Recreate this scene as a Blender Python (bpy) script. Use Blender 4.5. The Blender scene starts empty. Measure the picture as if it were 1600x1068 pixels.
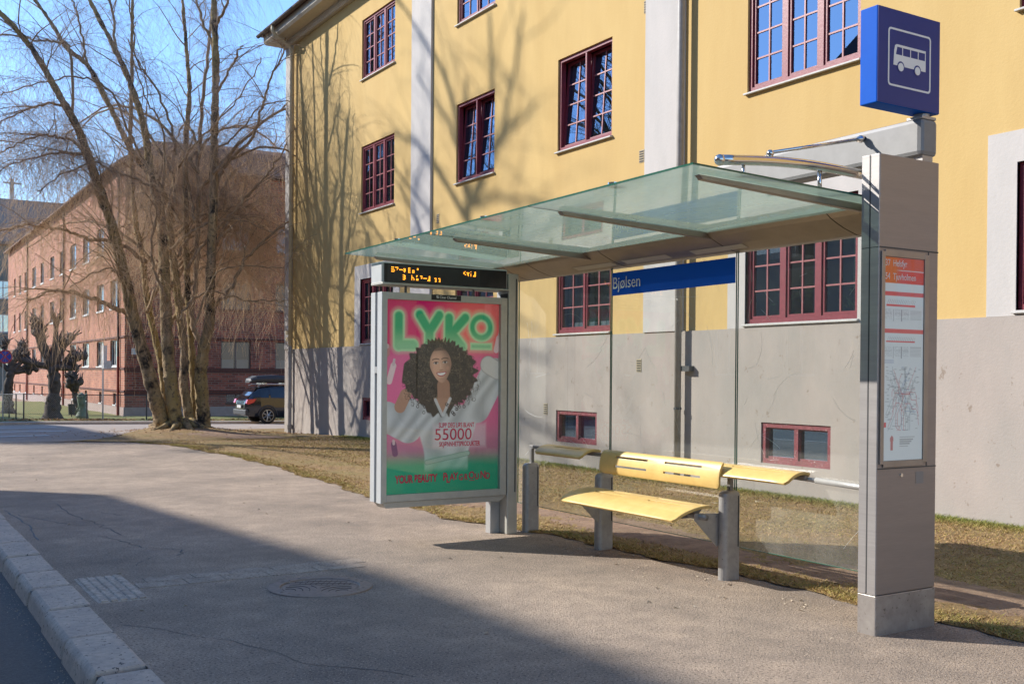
import bpy, math, random
import numpy as np
from mathutils import Vector, Matrix
random.seed(7); RNG = np.random.default_rng(7)
S = bpy.context.scene
COL = S.collection
R = math.radians

# ------------------------------------------------------------------ camera
YAW, PIT, ROL = R(31.776), R(-.487), R(.432)
FPX, PY0, CAMH = 1646.8, 598.07, 1.6
fw = Vector((math.sin(YAW)*math.cos(PIT), math.cos(YAW)*math.cos(PIT), math.sin(PIT)))
r0 = Vector((math.cos(YAW), -math.sin(YAW), 0)); u0 = r0.cross(fw)
rt = r0*math.cos(ROL) + u0*math.sin(ROL); up = -r0*math.sin(ROL) + u0*math.cos(ROL)
cd = bpy.data.cameras.new('camera'); cam = bpy.data.objects.new('camera', cd); COL.objects.link(cam)
cam.matrix_world = Matrix(((rt.x, up.x, -fw.x, 0), (rt.y, up.y, -fw.y, 0), (rt.z, up.z, -fw.z, CAMH), (0, 0, 0, 1)))
cd.sensor_width = 36; cd.lens = 36*FPX/1600; cd.shift_y = (PY0-534)/1600
cd.clip_start = .05; cd.clip_end = 2000
S.camera = cam
CC = Vector((0, 0, CAMH))
def at(x, y, zc):          # the place a photo pixel shows at a depth of zc metres (used to survey the trees and far things)
    return CC + (fw + rt*((x-800)/FPX) + up*((PY0-y)/FPX))*zc

# ------------------------------------------------------------------ light
EL = R(31.3); AZ = R(-43.2)       # the sun stands to the left, across the street
w = bpy.data.worlds.new('World'); S.world = w; w.use_nodes = True
nt = w.node_tree; bg = nt.nodes['Background']
sky = nt.nodes.new('ShaderNodeTexSky'); sky.sky_type = 'NISHITA'; sky.sun_disc = False
sky.sun_elevation = EL; sky.sun_rotation = AZ; sky.air_density = 1.0; sky.dust_density = .15; sky.ozone_density = 6.0
nt.links.new(sky.outputs[0], bg.inputs[0]); bg.inputs[1].default_value = .15
sd = bpy.data.lights.new('sun', 'SUN'); sd.energy = 3.7; sd.angle = R(.5); sd.color = (1, .955, .88)
so = bpy.data.objects.new('sun', sd); COL.objects.link(so)
LDIR = Vector((math.sin(-AZ)*math.cos(EL), -math.cos(AZ)*math.cos(EL), -math.sin(EL)))
so.rotation_euler = LDIR.to_track_quat('-Z', 'Y').to_euler(); so.location = (-20, 25, 25)
S.view_settings.view_transform = 'Standard'; S.view_settings.look = 'None'
S.view_settings.exposure = 1.0; S.view_settings.gamma = 1
S.render.engine = 'CYCLES'
S.cycles.max_bounces = 8; S.cycles.transparent_max_bounces = 16; S.cycles.caustics_reflective = False; S.cycles.caustics_refractive = False

# ------------------------------------------------------------------ terrain
def H(x, y):
    z = np.interp(y, [24, 30, 36, 42, 48, 60, 300], [0, -.10, -.20, -.42, -.6, -.85, -.85])
    z = z - .015*np.maximum(0, np.asarray(x)-6)*np.clip((np.asarray(y)-30)/8, 0, 1)
    z = z + .20*np.exp(-((x-7.45)**2+(y-28.7)**2)/2.6) - .07*np.exp(-((x-10.5)**2+(y-29.4)**2)/4)
    return z

# ------------------------------------------------------------------ material helpers
MATS = {}
def mat(name, c, rough=.7, metal=0, c2=None, scale=8, stretch=(1, 1, 1), bump=0, bscale=60, big=None, bigscale=.7, bigamt=.5, spec=.5, alpha=None, emit=None, lo=.35, hi=.65, c3=None, c3scale=40, c3cut=(.62, .66), c4=None, c4scale=90, c4cut=(.6, .66), coat=0):
    m = bpy.data.materials.new(name); m.use_nodes = True; N = m.node_tree; L = N.links
    b = N.nodes['Principled BSDF']
    b.inputs['Base Color'].default_value = (*c, 1); b.inputs['Roughness'].default_value = rough
    b.inputs['Metallic'].default_value = metal; b.inputs['Specular IOR Level'].default_value = spec
    b.inputs['Coat Weight'].default_value = coat
    tc = N.nodes.new('ShaderNodeTexCoord'); mp = N.nodes.new('ShaderNodeMapping'); mp.inputs['Scale'].default_value = stretch
    L.new(tc.outputs['Object'], mp.inputs[0])
    def noise(sc, det=5, vec=None):
        n = N.nodes.new('ShaderNodeTexNoise'); n.inputs['Scale'].default_value = sc; n.inputs['Detail'].default_value = det
        n.inputs['Roughness'].default_value = .65
        L.new(vec or mp.outputs[0], n.inputs[0]); return n
    def ramp(src, a, bb):
        r = N.nodes.new('ShaderNodeMapRange'); r.inputs[1].default_value = a; r.inputs[2].default_value = bb; L.new(src, r.inputs[0]); return r.outputs[0]
    def mix(f, a, bb):
        x = N.nodes.new('ShaderNodeMix'); x.data_type = 'RGBA'
        L.new(f, x.inputs[0])
        for s, v in ((6, a), (7, bb)):
            if isinstance(v, tuple): x.inputs[s].default_value = (*v, 1)
            else: L.new(v, x.inputs[s])
        return x.outputs[2]
    col = c
    if c2: col = mix(ramp(noise(scale).outputs[0], lo, hi), c, c2)
    if big:
        r = ramp(noise(bigscale, 6).outputs[0], .4, .7); mm = N.nodes.new('ShaderNodeMath'); mm.operation = 'MULTIPLY'; mm.inputs[1].default_value = bigamt
        L.new(r, mm.inputs[0]); col = mix(mm.outputs[0], col, big)
    if c3: col = mix(ramp(noise(c3scale, 3, tc.outputs['Object']).outputs[0], *c3cut), col, c3)
    if c4: col = mix(ramp(noise(c4scale, 2, tc.outputs['Object']).outputs[0], *c4cut), col, c4)
    if not isinstance(col, tuple): L.new(col, b.inputs['Base Color'])
    if bump:
        bn = N.nodes.new('ShaderNodeBump'); bn.inputs['Strength'].default_value = bump; bn.inputs['Distance'].default_value = .02
        L.new(noise(bscale, 6, tc.outputs['Object']).outputs[0], bn.inputs['Height']); L.new(bn.outputs[0], b.inputs['Normal'])
    if emit: b.inputs['Emission Color'].default_value = (*emit[0], 1); b.inputs['Emission Strength'].default_value = emit[1]
    MATS[name] = m; return m

def glassmat(name, tint=(1, 1, 1), ior=1.5, rough=0.0, dirt=0, dirtc=(.6, .62, .58), dscale=5, haze=0, gloss=(1, 1, 1), stretch=(1, 1, 1), trl=False):
    m = bpy.data.materials.new(name); m.use_nodes = True; N = m.node_tree; L = N.links; N.nodes.clear()
    out = N.nodes.new('ShaderNodeOutputMaterial'); tr = N.nodes.new('ShaderNodeBsdfTransparent'); tr.inputs[0].default_value = (*tint, 1)
    gl = N.nodes.new('ShaderNodeBsdfGlossy'); gl.inputs['Roughness'].default_value = rough; gl.inputs[0].default_value = (*gloss, 1)
    # two-sided Schlick reflectance, so that a single sheet mirrors the same from both sides
    ge = N.nodes.new('ShaderNodeNewGeometry'); dt = N.nodes.new('ShaderNodeVectorMath'); dt.operation = 'DOT_PRODUCT'; L.new(ge.outputs['Normal'], dt.inputs[0]); L.new(ge.outputs['Incoming'], dt.inputs[1])
    def mth(op, a, b=None):
        x = N.nodes.new('ShaderNodeMath'); x.operation = op
        for s_, v in ((0, a), (1, b)):
            if v is None: continue
            if isinstance(v, (int, float)): x.inputs[s_].default_value = v
            else: L.new(v, x.inputs[s_])
        return x.outputs[0]
    f0 = ((ior-1)/(ior+1))**2*1.9
    fres = mth('ADD', mth('MULTIPLY', mth('POWER', mth('SUBTRACT', 1.0, mth('ABSOLUTE', dt.outputs['Value'])), 5.0), 1-f0), f0)
    cur = tr.outputs[0]
    if dirt or haze:
        df = N.nodes.new('ShaderNodeBsdfTranslucent' if trl else 'ShaderNodeBsdfDiffuse'); df.inputs[0].default_value = (*dirtc, 1)
        if trl:
            d2 = N.nodes.new('ShaderNodeBsdfDiffuse'); d2.inputs[0].default_value = (*dirtc, 1); mm = N.nodes.new('ShaderNodeMixShader'); mm.inputs[0].default_value = .3
            L.new(df.outputs[0], mm.inputs[1]); L.new(d2.outputs[0], mm.inputs[2]); dfo = mm.outputs[0]
        else: dfo = df.outputs[0]
        tc = N.nodes.new('ShaderNodeTexCoord'); mp = N.nodes.new('ShaderNodeMapping'); mp.inputs['Scale'].default_value = stretch; L.new(tc.outputs['Object'], mp.inputs[0])
        n = N.nodes.new('ShaderNodeTexNoise'); n.inputs['Scale'].default_value = dscale; n.inputs['Detail'].default_value = 8; n.inputs['Roughness'].default_value = .75
        L.new(mp.outputs[0], n.inputs[0])
        r = N.nodes.new('ShaderNodeMapRange'); r.inputs[1].default_value = .35; r.inputs[2].default_value = .75; r.inputs[3].default_value = haze; r.inputs[4].default_value = haze+dirt
        L.new(n.outputs[0], r.inputs[0]); mx = N.nodes.new('ShaderNodeMixShader'); L.new(r.outputs[0], mx.inputs[0]); L.new(tr.outputs[0], mx.inputs[1]); L.new(dfo, mx.inputs[2]); cur = mx.outputs[0]
    m2 = N.nodes.new('ShaderNodeMixShader'); L.new(fres, m2.inputs[0]); L.new(cur, m2.inputs[1]); L.new(gl.outputs[0], m2.inputs[2])
    L.new(m2.outputs[0], out.inputs[0]); MATS[name] = m; return m

def attrmat(name, rough=.8, spec=.3, trans=0):
    m = bpy.data.materials.new(name); m.use_nodes = True; N = m.node_tree; b = N.nodes['Principled BSDF']
    a = N.nodes.new('ShaderNodeAttribute'); a.attribute_name = 'tint'; N.links.new(a.outputs[0], b.inputs['Base Color'])
    b.inputs['Roughness'].default_value = rough; b.inputs['Specular IOR Level'].default_value = spec
    MATS[name] = m; return m

def brickmat(name, c1, c2, mortar, sc=1.0, course=None):
    m = bpy.data.materials.new(name); m.use_nodes = True; N = m.node_tree; L = N.links; b = N.nodes['Principled BSDF']
    tc = N.nodes.new('ShaderNodeTexCoord'); sp = N.nodes.new('ShaderNodeSeparateXYZ'); ad = N.nodes.new('ShaderNodeMath'); cb = N.nodes.new('ShaderNodeCombineXYZ')
    L.new(tc.outputs['Object'], sp.inputs[0]); L.new(sp.outputs[0], ad.inputs[0]); L.new(sp.outputs[1], ad.inputs[1]); L.new(ad.outputs[0], cb.inputs[0]); L.new(sp.outputs[2], cb.inputs[1])
    br = N.nodes.new('ShaderNodeTexBrick'); br.inputs['Scale'].default_value = 1/sc; br.inputs['Brick Width'].default_value = .26; br.inputs['Row Height'].default_value = .085
    br.inputs['Mortar Size'].default_value = .011; br.inputs['Mortar Smooth'].default_value = .2; br.inputs['Bias'].default_value = -.1
    br.inputs['Color1'].default_value = (*c1, 1); br.inputs['Color2'].default_value = (*c2, 1); br.inputs['Mortar'].default_value = (*mortar, 1)
    L.new(cb.outputs[0], br.inputs[0])
    n = N.nodes.new('ShaderNodeTexNoise'); n.inputs['Scale'].default_value = .9; n.inputs['Detail'].default_value = 6; L.new(tc.outputs['Object'], n.inputs[0])
    r = N.nodes.new('ShaderNodeMapRange'); r.inputs[1].default_value = .3; r.inputs[2].default_value = .7; r.inputs[3].default_value = .75; r.inputs[4].default_value = 1.2; L.new(n.outputs[0], r.inputs[0])
    v = N.nodes.new('ShaderNodeVectorMath'); v.operation = 'SCALE'; L.new(br.outputs[0], v.inputs[0]); L.new(r.outputs[0], v.inputs[3]); L.new(v.outputs[0], b.inputs['Base Color'])
    b.inputs['Roughness'].default_value = .9
    bn = N.nodes.new('ShaderNodeBump'); bn.inputs['Strength'].default_value = .5; bn.inputs['Distance'].default_value = .01; L.new(br.outputs['Fac'], bn.inputs['Height']); bn.invert = True; L.new(bn.outputs[0], b.inputs['Normal'])
    MATS[name] = m; return m

M = MATS
mat('yellow_render', (.575, .405, .170), .9, c2=(.525, .36, .145), scale=1.3, stretch=(1, 1, .25), bump=.16, bscale=28, big=(.515, .36, .165), bigscale=.35, bigamt=.5, spec=.2)
mat('white_render', (.525, .49, .46), .9, c2=(.47, .445, .42), scale=2.5, stretch=(1, 1, .3), bump=.16, bscale=24, spec=.2)
mat('plinth_render', (.405, .35, .31), .92, c2=(.37, .32, .285), scale=2, stretch=(1, 1, .5), bump=.18, bscale=30, big=(.30, .29, .265), bigscale=.9, bigamt=.6, spec=.2, c3=(.27, .22, .18), c3scale=6, c3cut=(.66, .72))
mat('red_paint', (.225, .03, .045), .42, c2=(.17, .022, .034), scale=18, bump=.1, bscale=40)
mat('red_paint_worn', (.25, .035, .05), .6, c2=(.16, .025, .035), scale=14, c3=(.45, .36, .32), c3scale=38, c3cut=(.63, .67), bump=.3)
mat('sill_white', (.50, .485, .46), .6, c2=(.43, .415, .39), scale=12)
mat('dark_room', (.05, .05, .052), .9)
mat('curtain', (.32, .33, .34), .9, c2=(.2, .21, .23), scale=9, stretch=(1, 6, .3))
mat('green_curtain', (.42, .55, .44), .9, c2=(.3, .42, .34), scale=9, stretch=(1, 6, .3))
mat('planter_white', (.62, .68, .66), .7)
mat('leaf_green', (.06, .13, .04), .6, c2=(.09, .2, .05), scale=20)
mat('eave_white', (.52, .47, .39), .75, c2=(.46, .42, .35), scale=6)
mat('roof_tile', (.10, .055, .04), .8, c2=(.06, .035, .03), scale=10, bump=.6, bscale=14)
mat('brick_roof', (.13, .07, .052), .85, c2=(.09, .048, .038), scale=9, bump=.6, bscale=14)
mat('gutter_brown', (.10, .07, .055), .5)
mat('pipe_cream', (.55, .46, .30), .6, c2=(.45, .37, .24), scale=8)
mat('pipe_grey', (.33, .31, .29), .55, c2=(.26, .24, .22), scale=9)
mat('vent_dark', (.06, .05, .045), .8)
mat('vent_frame', (.42, .35, .22), .8)
mat('steel', (.42, .395, .38), .42, .5, c2=(.38, .355, .34), scale=30, stretch=(.3, .3, 6), big=(.30, .28, .27), bigscale=2.5, bigamt=.5)
mat('arm_metal', (.235, .23, .225), .55, .2, c2=(.21, .205, .2), scale=10)
mat('steel_door', (.33, .275, .24), .42, .45, c2=(.30, .25, .22), scale=30, stretch=(.3, .3, 6), big=(.25, .215, .195), bigscale=2.5, bigamt=.5)
mat('steel_dirty', (.42, .39, .365), .5, .7, c2=(.34, .31, .29), scale=14, c3=(.16, .13, .11), c3scale=30, c3cut=(.62, .72), big=(.25, .22, .2), bigscale=6, bigamt=.5)
mat('alu_light', (.48, .475, .465), .42, .45, c2=(.43, .43, .425), scale=12)
mat('alu_white', (.50, .51, .505), .4, .1, c2=(.46, .47, .465), scale=14)
mat('frame_grey', (.50, .49, .44), .45, .35, c2=(.44, .43, .39), scale=10)
mat('chrome', (.66, .62, .57), .14, 1, c2=(.56, .52, .47), scale=25, stretch=(1, 6, 6))
mat('beam_metal', (.36, .31, .27), .4, .7, c2=(.31, .27, .235), scale=6)
mat('pale_panel', (.55, .52, .46), .5)
mat('post_grey', (.40, .385, .37), .5, .55, c2=(.33, .32, .31), scale=20, c3=(.2, .18, .17), c3scale=45, c3cut=(.66, .72))
mat('rail_grey', (.22, .215, .21), .45, .5)
mat('rubber', (.02, .02, .02), .7)
mat('bench_yellow', (.72, .51, .18), .42, c2=(.65, .45, .15), scale=7, c3=(.30, .16, .04), c3scale=70, c3cut=(.70, .73), coat=.2, bump=.03, big=(.56, .36, .12), bigscale=5, bigamt=.5)
mat('blue_box', (.001, .095, .50), .6, c2=(.001, .085, .46), scale=5, spec=.1)
mat('blue_face', (.028, .045, .20), .3, spec=.2, c2=(.032, .05, .22), scale=3)
mat('blue_name', (.005, .09, .62), .45, spec=.2)
mat('icon_white', (.82, .80, .76), .5)
mat('text_white', (.97, .97, .97), .5)
mat('led_black', (.012, .012, .013), .25, c2=(.02, .02, .022), scale=4)
mat('led_window', (.035, .037, .04), .2)
mat('led_orange', (1, .35, .02), .5, emit=((1, .34, .02), 1.6))
mat('ink_red', (.66, .008, .07), .6)
mat('ink_dark', (.05, .05, .05), .6)
mat('label_black', (.012, .012, .012), .4)
mat('sticker_grey', (.24, .22, .20), .5)
mat('asphalt', (.51, .395, .30), .93, c2=(.38, .30, .235), scale=4.5, bump=1, bscale=80, big=(.23, .19, .155), bigscale=.6, bigamt=.95, c3=(.13, .105, .085), c3scale=58, c3cut=(.52, .66), c4=(.72, .58, .45), c4scale=85, c4cut=(.60, .68), spec=.2)
mat('asphalt_patch', (.19, .168, .155), .93, c2=(.165, .147, .137), scale=3, bump=.8, bscale=160, c3=(.27, .24, .215), c3scale=140, c3cut=(.6, .68), spec=.2)
mat('road_asphalt', (.17, .155, .14), .9, c2=(.11, .10, .092), scale=50, bump=1, bscale=120, c3=(.22, .22, .22), c3scale=90, c3cut=(.6, .68))
mat('side_road', (.36, .29, .24), .93, c2=(.30, .245, .205), scale=2, bump=.5, bscale=90, big=(.25, .21, .18), bigscale=.5, bigamt=.6)
mat('granite', (.62, .49, .375), .85, c2=(.46, .37, .29), scale=22, bump=.7, bscale=45, big=(.30, .25, .22), bigscale=3, bigamt=.6, c3=(.06, .05, .045), c3scale=30, c3cut=(.63, .66))
mat('paver', (.50, .40, .31), .9, c2=(.35, .27, .205), scale=9, bump=.8, bscale=70, big=(.27, .215, .17), bigscale=2, bigamt=.7, c3=(.12, .10, .08), c3scale=55, c3cut=(.54, .66))
mat('paver_rib', (.58, .47, .37), .9, c2=(.34, .27, .215), scale=12, bump=.6, bscale=70, c3=(.14, .11, .09), c3scale=50, c3cut=(.58, .68))
mat('iron', (.26, .205, .165), .55, .3, c2=(.18, .14, .115), scale=30)
mat('iron_dark', (.035, .028, .022), .7, .2)
mat('dirt', (.33, .215, .14), .95, c2=(.20, .125, .08), scale=6, bump=1, bscale=35, c3=(.3, .22, .15), c3scale=50, c3cut=(.6, .68))
mat('lawn', (.33, .205, .085), .95, c2=(.20, .12, .055), scale=5, bump=1, bscale=45, big=(.20, .165, .045), bigscale=.8, bigamt=.75, c3=(.42, .29, .15), c3scale=45, c3cut=(.58, .66))
mat('lawn_green', (.13, .17, .035), .95, c2=(.2, .17, .05), scale=2, bump=1, bscale=30, c3=(.3, .18, .07), c3scale=16, c3cut=(.6, .68))
mat('paint_white', (.55, .54, .52), .8, c2=(.4, .39, .38), scale=10)
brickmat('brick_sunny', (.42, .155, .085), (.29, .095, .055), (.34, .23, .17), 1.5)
brickmat('brick_shade', (.36, .095, .055), (.14, .038, .026), (.24, .17, .13), 1.5)  # same brick in a darker tone: shade put into the colour
mat('brick_band', (.085, .035, .028), .9, c2=(.13, .05, .035), scale=12)
mat('brick_stone', (.40, .31, .27), .9, c2=(.33, .25, .22), scale=4, bump=.3)
mat('win_white', (.6, .6, .58), .6)
mat('win_brown', (.14, .10, .085), .6)
mat('blind', (.52, .53, .52), .8)
mat('pipe_red', (.27, .05, .03), .6)
mat('pipe_dark', (.07, .035, .03), .6)
mat('far_grey', (.20, .21, .185), .9, c2=(.17, .18, .16), scale=2)
mat('far_roof', (.17, .145, .13), .9)
mat('street_ochre', (.50, .40, .30), .9, c2=(.45, .36, .28), scale=1)
mat('bark', (.40, .28, .165), .95, c2=(.17, .12, .08), scale=9, stretch=(1, 1, .22), bump=1, bscale=22, big=(.34, .25, .06), bigscale=1.1, bigamt=.75, c3=(.03, .025, .02), c3scale=1.7, c3cut=(.54, .64), c4=(.13, .095, .06), c4scale=14, c4cut=(.55, .66))
mat('bark_upper', (.38, .27, .17), .95, c2=(.24, .165, .105), scale=9, stretch=(1, 1, .3), bump=.6, bscale=30, big=(.26, .17, .05), bigscale=.8, bigamt=.5)
mat('twig', (.74, .50, .29), .8, c2=(.56, .37, .21), scale=3)
mat('twig_grey', (.40, .31, .23), .85, c2=(.24, .17, .15), scale=3)
mat('pollard_bark', (.11, .085, .072), .95, c2=(.045, .036, .03), scale=7, bump=1, bscale=18, big=(.19, .155, .125), bigscale=2, bigamt=.3)
mat('fence_dark', (.05, .045, .045), .6)
mat('fence_wire', (.22, .22, .2), .6, .3)
mat('galv', (.36, .37, .37), .5, .5)
mat('sign_red', (.55, .03, .04), .4)
mat('sign_blue', (.03, .06, .42), .4)
mat('car_paint', (.012, .014, .022), .18, .3, coat=1)
mat('car_glass', (.01, .012, .015), .05, coat=1)
mat('car_plastic', (.035, .035, .038), .6)
mat('car_trim', (.4, .4, .4), .3, .8)
mat('tyre', (.018, .017, .017), .8)
mat('rim', (.5, .49, .47), .3, .9)
mat('tail_red', (.55, .01, .02), .2, coat=.6)
mat('wrap_green', (.10, .17, .12), .8, c2=(.22, .24, .18), scale=6)
mat('litter', (.5, .42, .33), .8, c2=(.35, .28, .2), scale=20)
mat('paper', (.55, .56, .54), .6)
glassmat('window_glass', (.5, .54, .57), 2.4, gloss=(.5, .72, 1))
mat('bar_red_sunlit', (.36, .13, .13), .4, c2=(.28, .09, .095), scale=20)  # window red lightened: sunlight put into the colour of the glazing bars
glassmat('brick_glass', (.35, .38, .4), 1.75, gloss=(.7, .85, 1))
glassmat('shelter_glass', (.93, .96, .93), 1.42, dirt=.16, haze=.035, dirtc=(.55, .55, .5), dscale=2.2, stretch=(1, 1, .5))
glassmat('roof_glass', (.66, .79, .71), 1.62, .02, dirt=.28, haze=.48, dirtc=(.68, .78, .69), dscale=3, stretch=(2, .6, 1), trl=True)
glassmat('cover_glass', (.97, .98, .97), 1.32, dirt=.04, haze=.01, dirtc=(.5, .5, .5))
mat('glass_edge', (.02, .10, .065), .2)
mat('seam_dark', (.05, .05, .05), .6)
for nm_ in ('blue_name', 'text_white'):      # thin films on the glass: daylight from behind shines through them
    N_ = MATS[nm_].node_tree; b_ = N_.nodes['Principled BSDF']; t_ = N_.nodes.new('ShaderNodeBsdfTranslucent'); t_.inputs[0].default_value = b_.inputs['Base Color'].default_value
    x_ = N_.nodes.new('ShaderNodeMixShader'); x_.inputs[0].default_value = .45 if nm_ == 'blue_name' else .12; o_ = N_.nodes['Material Output']; N_.links.new(b_.outputs[0], x_.inputs[1]); N_.links.new(t_.outputs[0], x_.inputs[2]); N_.links.new(x_.outputs[0], o_.inputs[0])
attrmat('printed', .6)
_n = MATS['printed'].node_tree; _n.links.new(_n.nodes['Attribute'].outputs[0], _n.nodes['Principled BSDF'].inputs['Emission Color']); _n.nodes['Principled BSDF'].inputs['Emission Strength'].default_value = .10   # slight glow added so the sheets read brighter in the shade
pass; attrmat('grassblade', .8, .2); attrmat('leafbits', .8)

# ------------------------------------------------------------------ object helpers
def wl(o):
    v = Vector((0, 0, 0))
    while o: v += o.location; o = o.parent
    return v
def tag(o, label=None, cat=None, group=None, kind=None):
    for k, v in (('label', label), ('category', cat), ('group', group), ('kind', kind)):
        if v: o[k] = v
    return o
def thing(name, label, cat, loc=(0, 0, 0), group=None):
    o = bpy.data.objects.new(name, None); o.empty_display_size = .2; COL.objects.link(o); o.location = loc
    return tag(o, label, cat, group)

class MB:
    def __init__(s): s.v = []; s.f = []
    def add(s, vs, fs):
        b = len(s.v); s.v += [tuple(v) for v in vs]; s.f += [tuple(i+b for i in f) for f in fs]; return s
    def box(s, x0, x1, y0, y1, z0, z1):
        vs = [(x, y, z) for z in (z0, z1) for y in (y0, y1) for x in (x0, x1)]
        return s.add(vs, [(0, 2, 3, 1), (4, 5, 7, 6), (0, 1, 5, 4), (2, 6, 7, 3), (0, 4, 6, 2), (1, 3, 7, 5)])
    def prism(s, poly, axis, a, b):   # poly: 2D loop; axis 'x': (y,z), 'y': (x,z), 'z': (x,y)
        f = {'x': lambda p, t: (t, p[0], p[1]), 'y': lambda p, t: (p[0], t, p[1]), 'z': lambda p, t: (p[0], p[1], t)}[axis]
        n = len(poly); vs = [f(p, a) for p in poly]+[f(p, b) for p in poly]
        fs = [(i, (i+1) % n, n+(i+1) % n, n+i) for i in range(n)]+[tuple(range(n))[::-1], tuple(range(n, 2*n))]
        return s.add(vs, fs)
    def tube(s, pts, rad, n=8, caps=True):
        pts = [Vector(p) for p in pts]; m = len(pts)
        if not hasattr(rad, '__len__'): rad = [rad]*m
        base = len(s.v); ref = None
        for i, p in enumerate(pts):
            t = (pts[min(i+1, m-1)]-pts[max(i-1, 0)]).normalized()
            if ref is None:
                ref = Vector((0, 0, 1)) if abs(t.z) < .9 else Vector((1, 0, 0))
                ref = (ref-t*ref.dot(t)).normalized()
            else:
                ref = ref-t*ref.dot(t); ref = ref.normalized() if ref.length > 1e-6 else t.orthogonal().normalized()
            bt = t.cross(ref)
            for k in range(n):
                a = 2*math.pi*k/n; q = p+(ref*math.cos(a)+bt*math.sin(a))*rad[i]; s.v.append((q.x, q.y, q.z))
        for i in range(m-1):
            for k in range(n):
                a = base+i*n+k; b = base+i*n+(k+1) % n; s.f.append((a, b, b+n, a+n))
        if caps: s.f.append(tuple(base+k for k in range(n))[::-1]); s.f.append(tuple(base+(m-1)*n+k for k in range(n)))
        return s
    def ball(s, c, r, n=10, sx=1, sy=1, sz=1):
        m = n//2; vs = []; fs = []
        for i in range(m+1):
            th = math.pi*i/m
            for k in range(n):
                ph = 2*math.pi*k/n; vs.append((c[0]+r*sx*math.sin(th)*math.cos(ph), c[1]+r*sy*math.sin(th)*math.sin(ph), c[2]+r*sz*math.cos(th)))
        for i in range(m):
            for k in range(n): fs.append((i*n+k, (i+1)*n+k, (i+1)*n+(k+1) % n, i*n+(k+1) % n))
        return s.add(vs, fs)
    def build(s, name, m, parent=None, bevel=0, smooth=False, seg=2, solid=0):
        me = bpy.data.meshes.new(name); off = wl(parent) if parent else Vector((0, 0, 0))
        me.from_pydata([(v[0]-off.x, v[1]-off.y, v[2]-off.z) for v in s.v], [], s.f); me.update()
        o = bpy.data.objects.new(name, me); COL.objects.link(o); o.parent = parent
        for mm in (m if isinstance(m, (list, tuple)) else [m]): me.materials.append(M[mm])
        if smooth: me.polygons.foreach_set('use_smooth', [True]*len(me.polygons))
        if bevel:
            b = o.modifiers.new('bevel', 'BEVEL'); b.width = bevel; b.segments = seg; b.limit_method = 'ANGLE'; b.angle_limit = R(35)
            if smooth is False: me.polygons.foreach_set('use_smooth', [False]*len(me.polygons))
        return o
def bx(name, m, parent, *a, bevel=0): return MB().box(*a).build(name, m, parent, bevel)

def npmesh(name, verts, faces, m, parent=None, cols=None, smooth=False):   # numpy arrays; faces (n,k)
    me = bpy.data.meshes.new(name); off = wl(parent) if parent else Vector((0, 0, 0))
    verts = np.asarray(verts, np.float32)-np.array(off, np.float32); faces = np.asarray(faces, np.int32); k = faces.shape[1]
    me.vertices.add(len(verts)); me.vertices.foreach_set('co', verts.ravel())
    me.loops.add(faces.size); me.loops.foreach_set('vertex_index', faces.ravel())
    me.polygons.add(len(faces)); me.polygons.foreach_set('loop_start', np.arange(0, faces.size, k, dtype=np.int32))
    me.polygons.foreach_set('loop_total', np.full(len(faces), k, np.int32))
    if smooth: me.polygons.foreach_set('use_smooth', np.ones(len(faces), bool))
    me.update(calc_edges=True)
    if cols is not None:
        a = me.color_attributes.new('tint', 'FLOAT_COLOR', 'POINT'); c = np.ones((len(verts), 4), np.float32); c[:, :3] = cols; a.data.foreach_set('color', c.ravel())
    o = bpy.data.objects.new(name, me); COL.objects.link(o); o.parent = parent; me.materials.append(M[m]); return o

def textobj(name, txt, size, org, xd, yd, m, parent, sx=1.0, extr=.0006, align='LEFT', bold=0.0, spacing=1.0):
    cu = bpy.data.curves.new(name, 'FONT'); cu.body = txt; cu.size = size; cu.extrude = extr; cu.align_x = align; cu.offset = bold; cu.space_character = spacing
    o = bpy.data.objects.new(name, cu); COL.objects.link(o); bpy.context.view_layer.update()
    me = bpy.data.meshes.new_from_object(o.evaluated_get(bpy.context.evaluated_depsgraph_get()))
    bpy.data.objects.remove(o); bpy.data.curves.remove(cu)
    xd = Vector(xd); yd = Vector(yd); zd = xd.cross(yd); off = wl(parent) if parent else Vector((0, 0, 0))
    for v in me.vertices:
        c = v.co.copy(); v.co = Vector(org)-off+xd*c.x*sx+yd*c.y+zd*c.z
    me.materials.clear(); me.materials.append(M[m]); me.name = name
    n = bpy.data.objects.new(name, me); COL.objects.link(n); n.parent = parent; return n

def copy_tree(o, parent=None):
    c = o.copy(); COL.objects.link(c); c.parent = parent
    for ch in list(o.children): copy_tree(ch, c)
    return c

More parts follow.
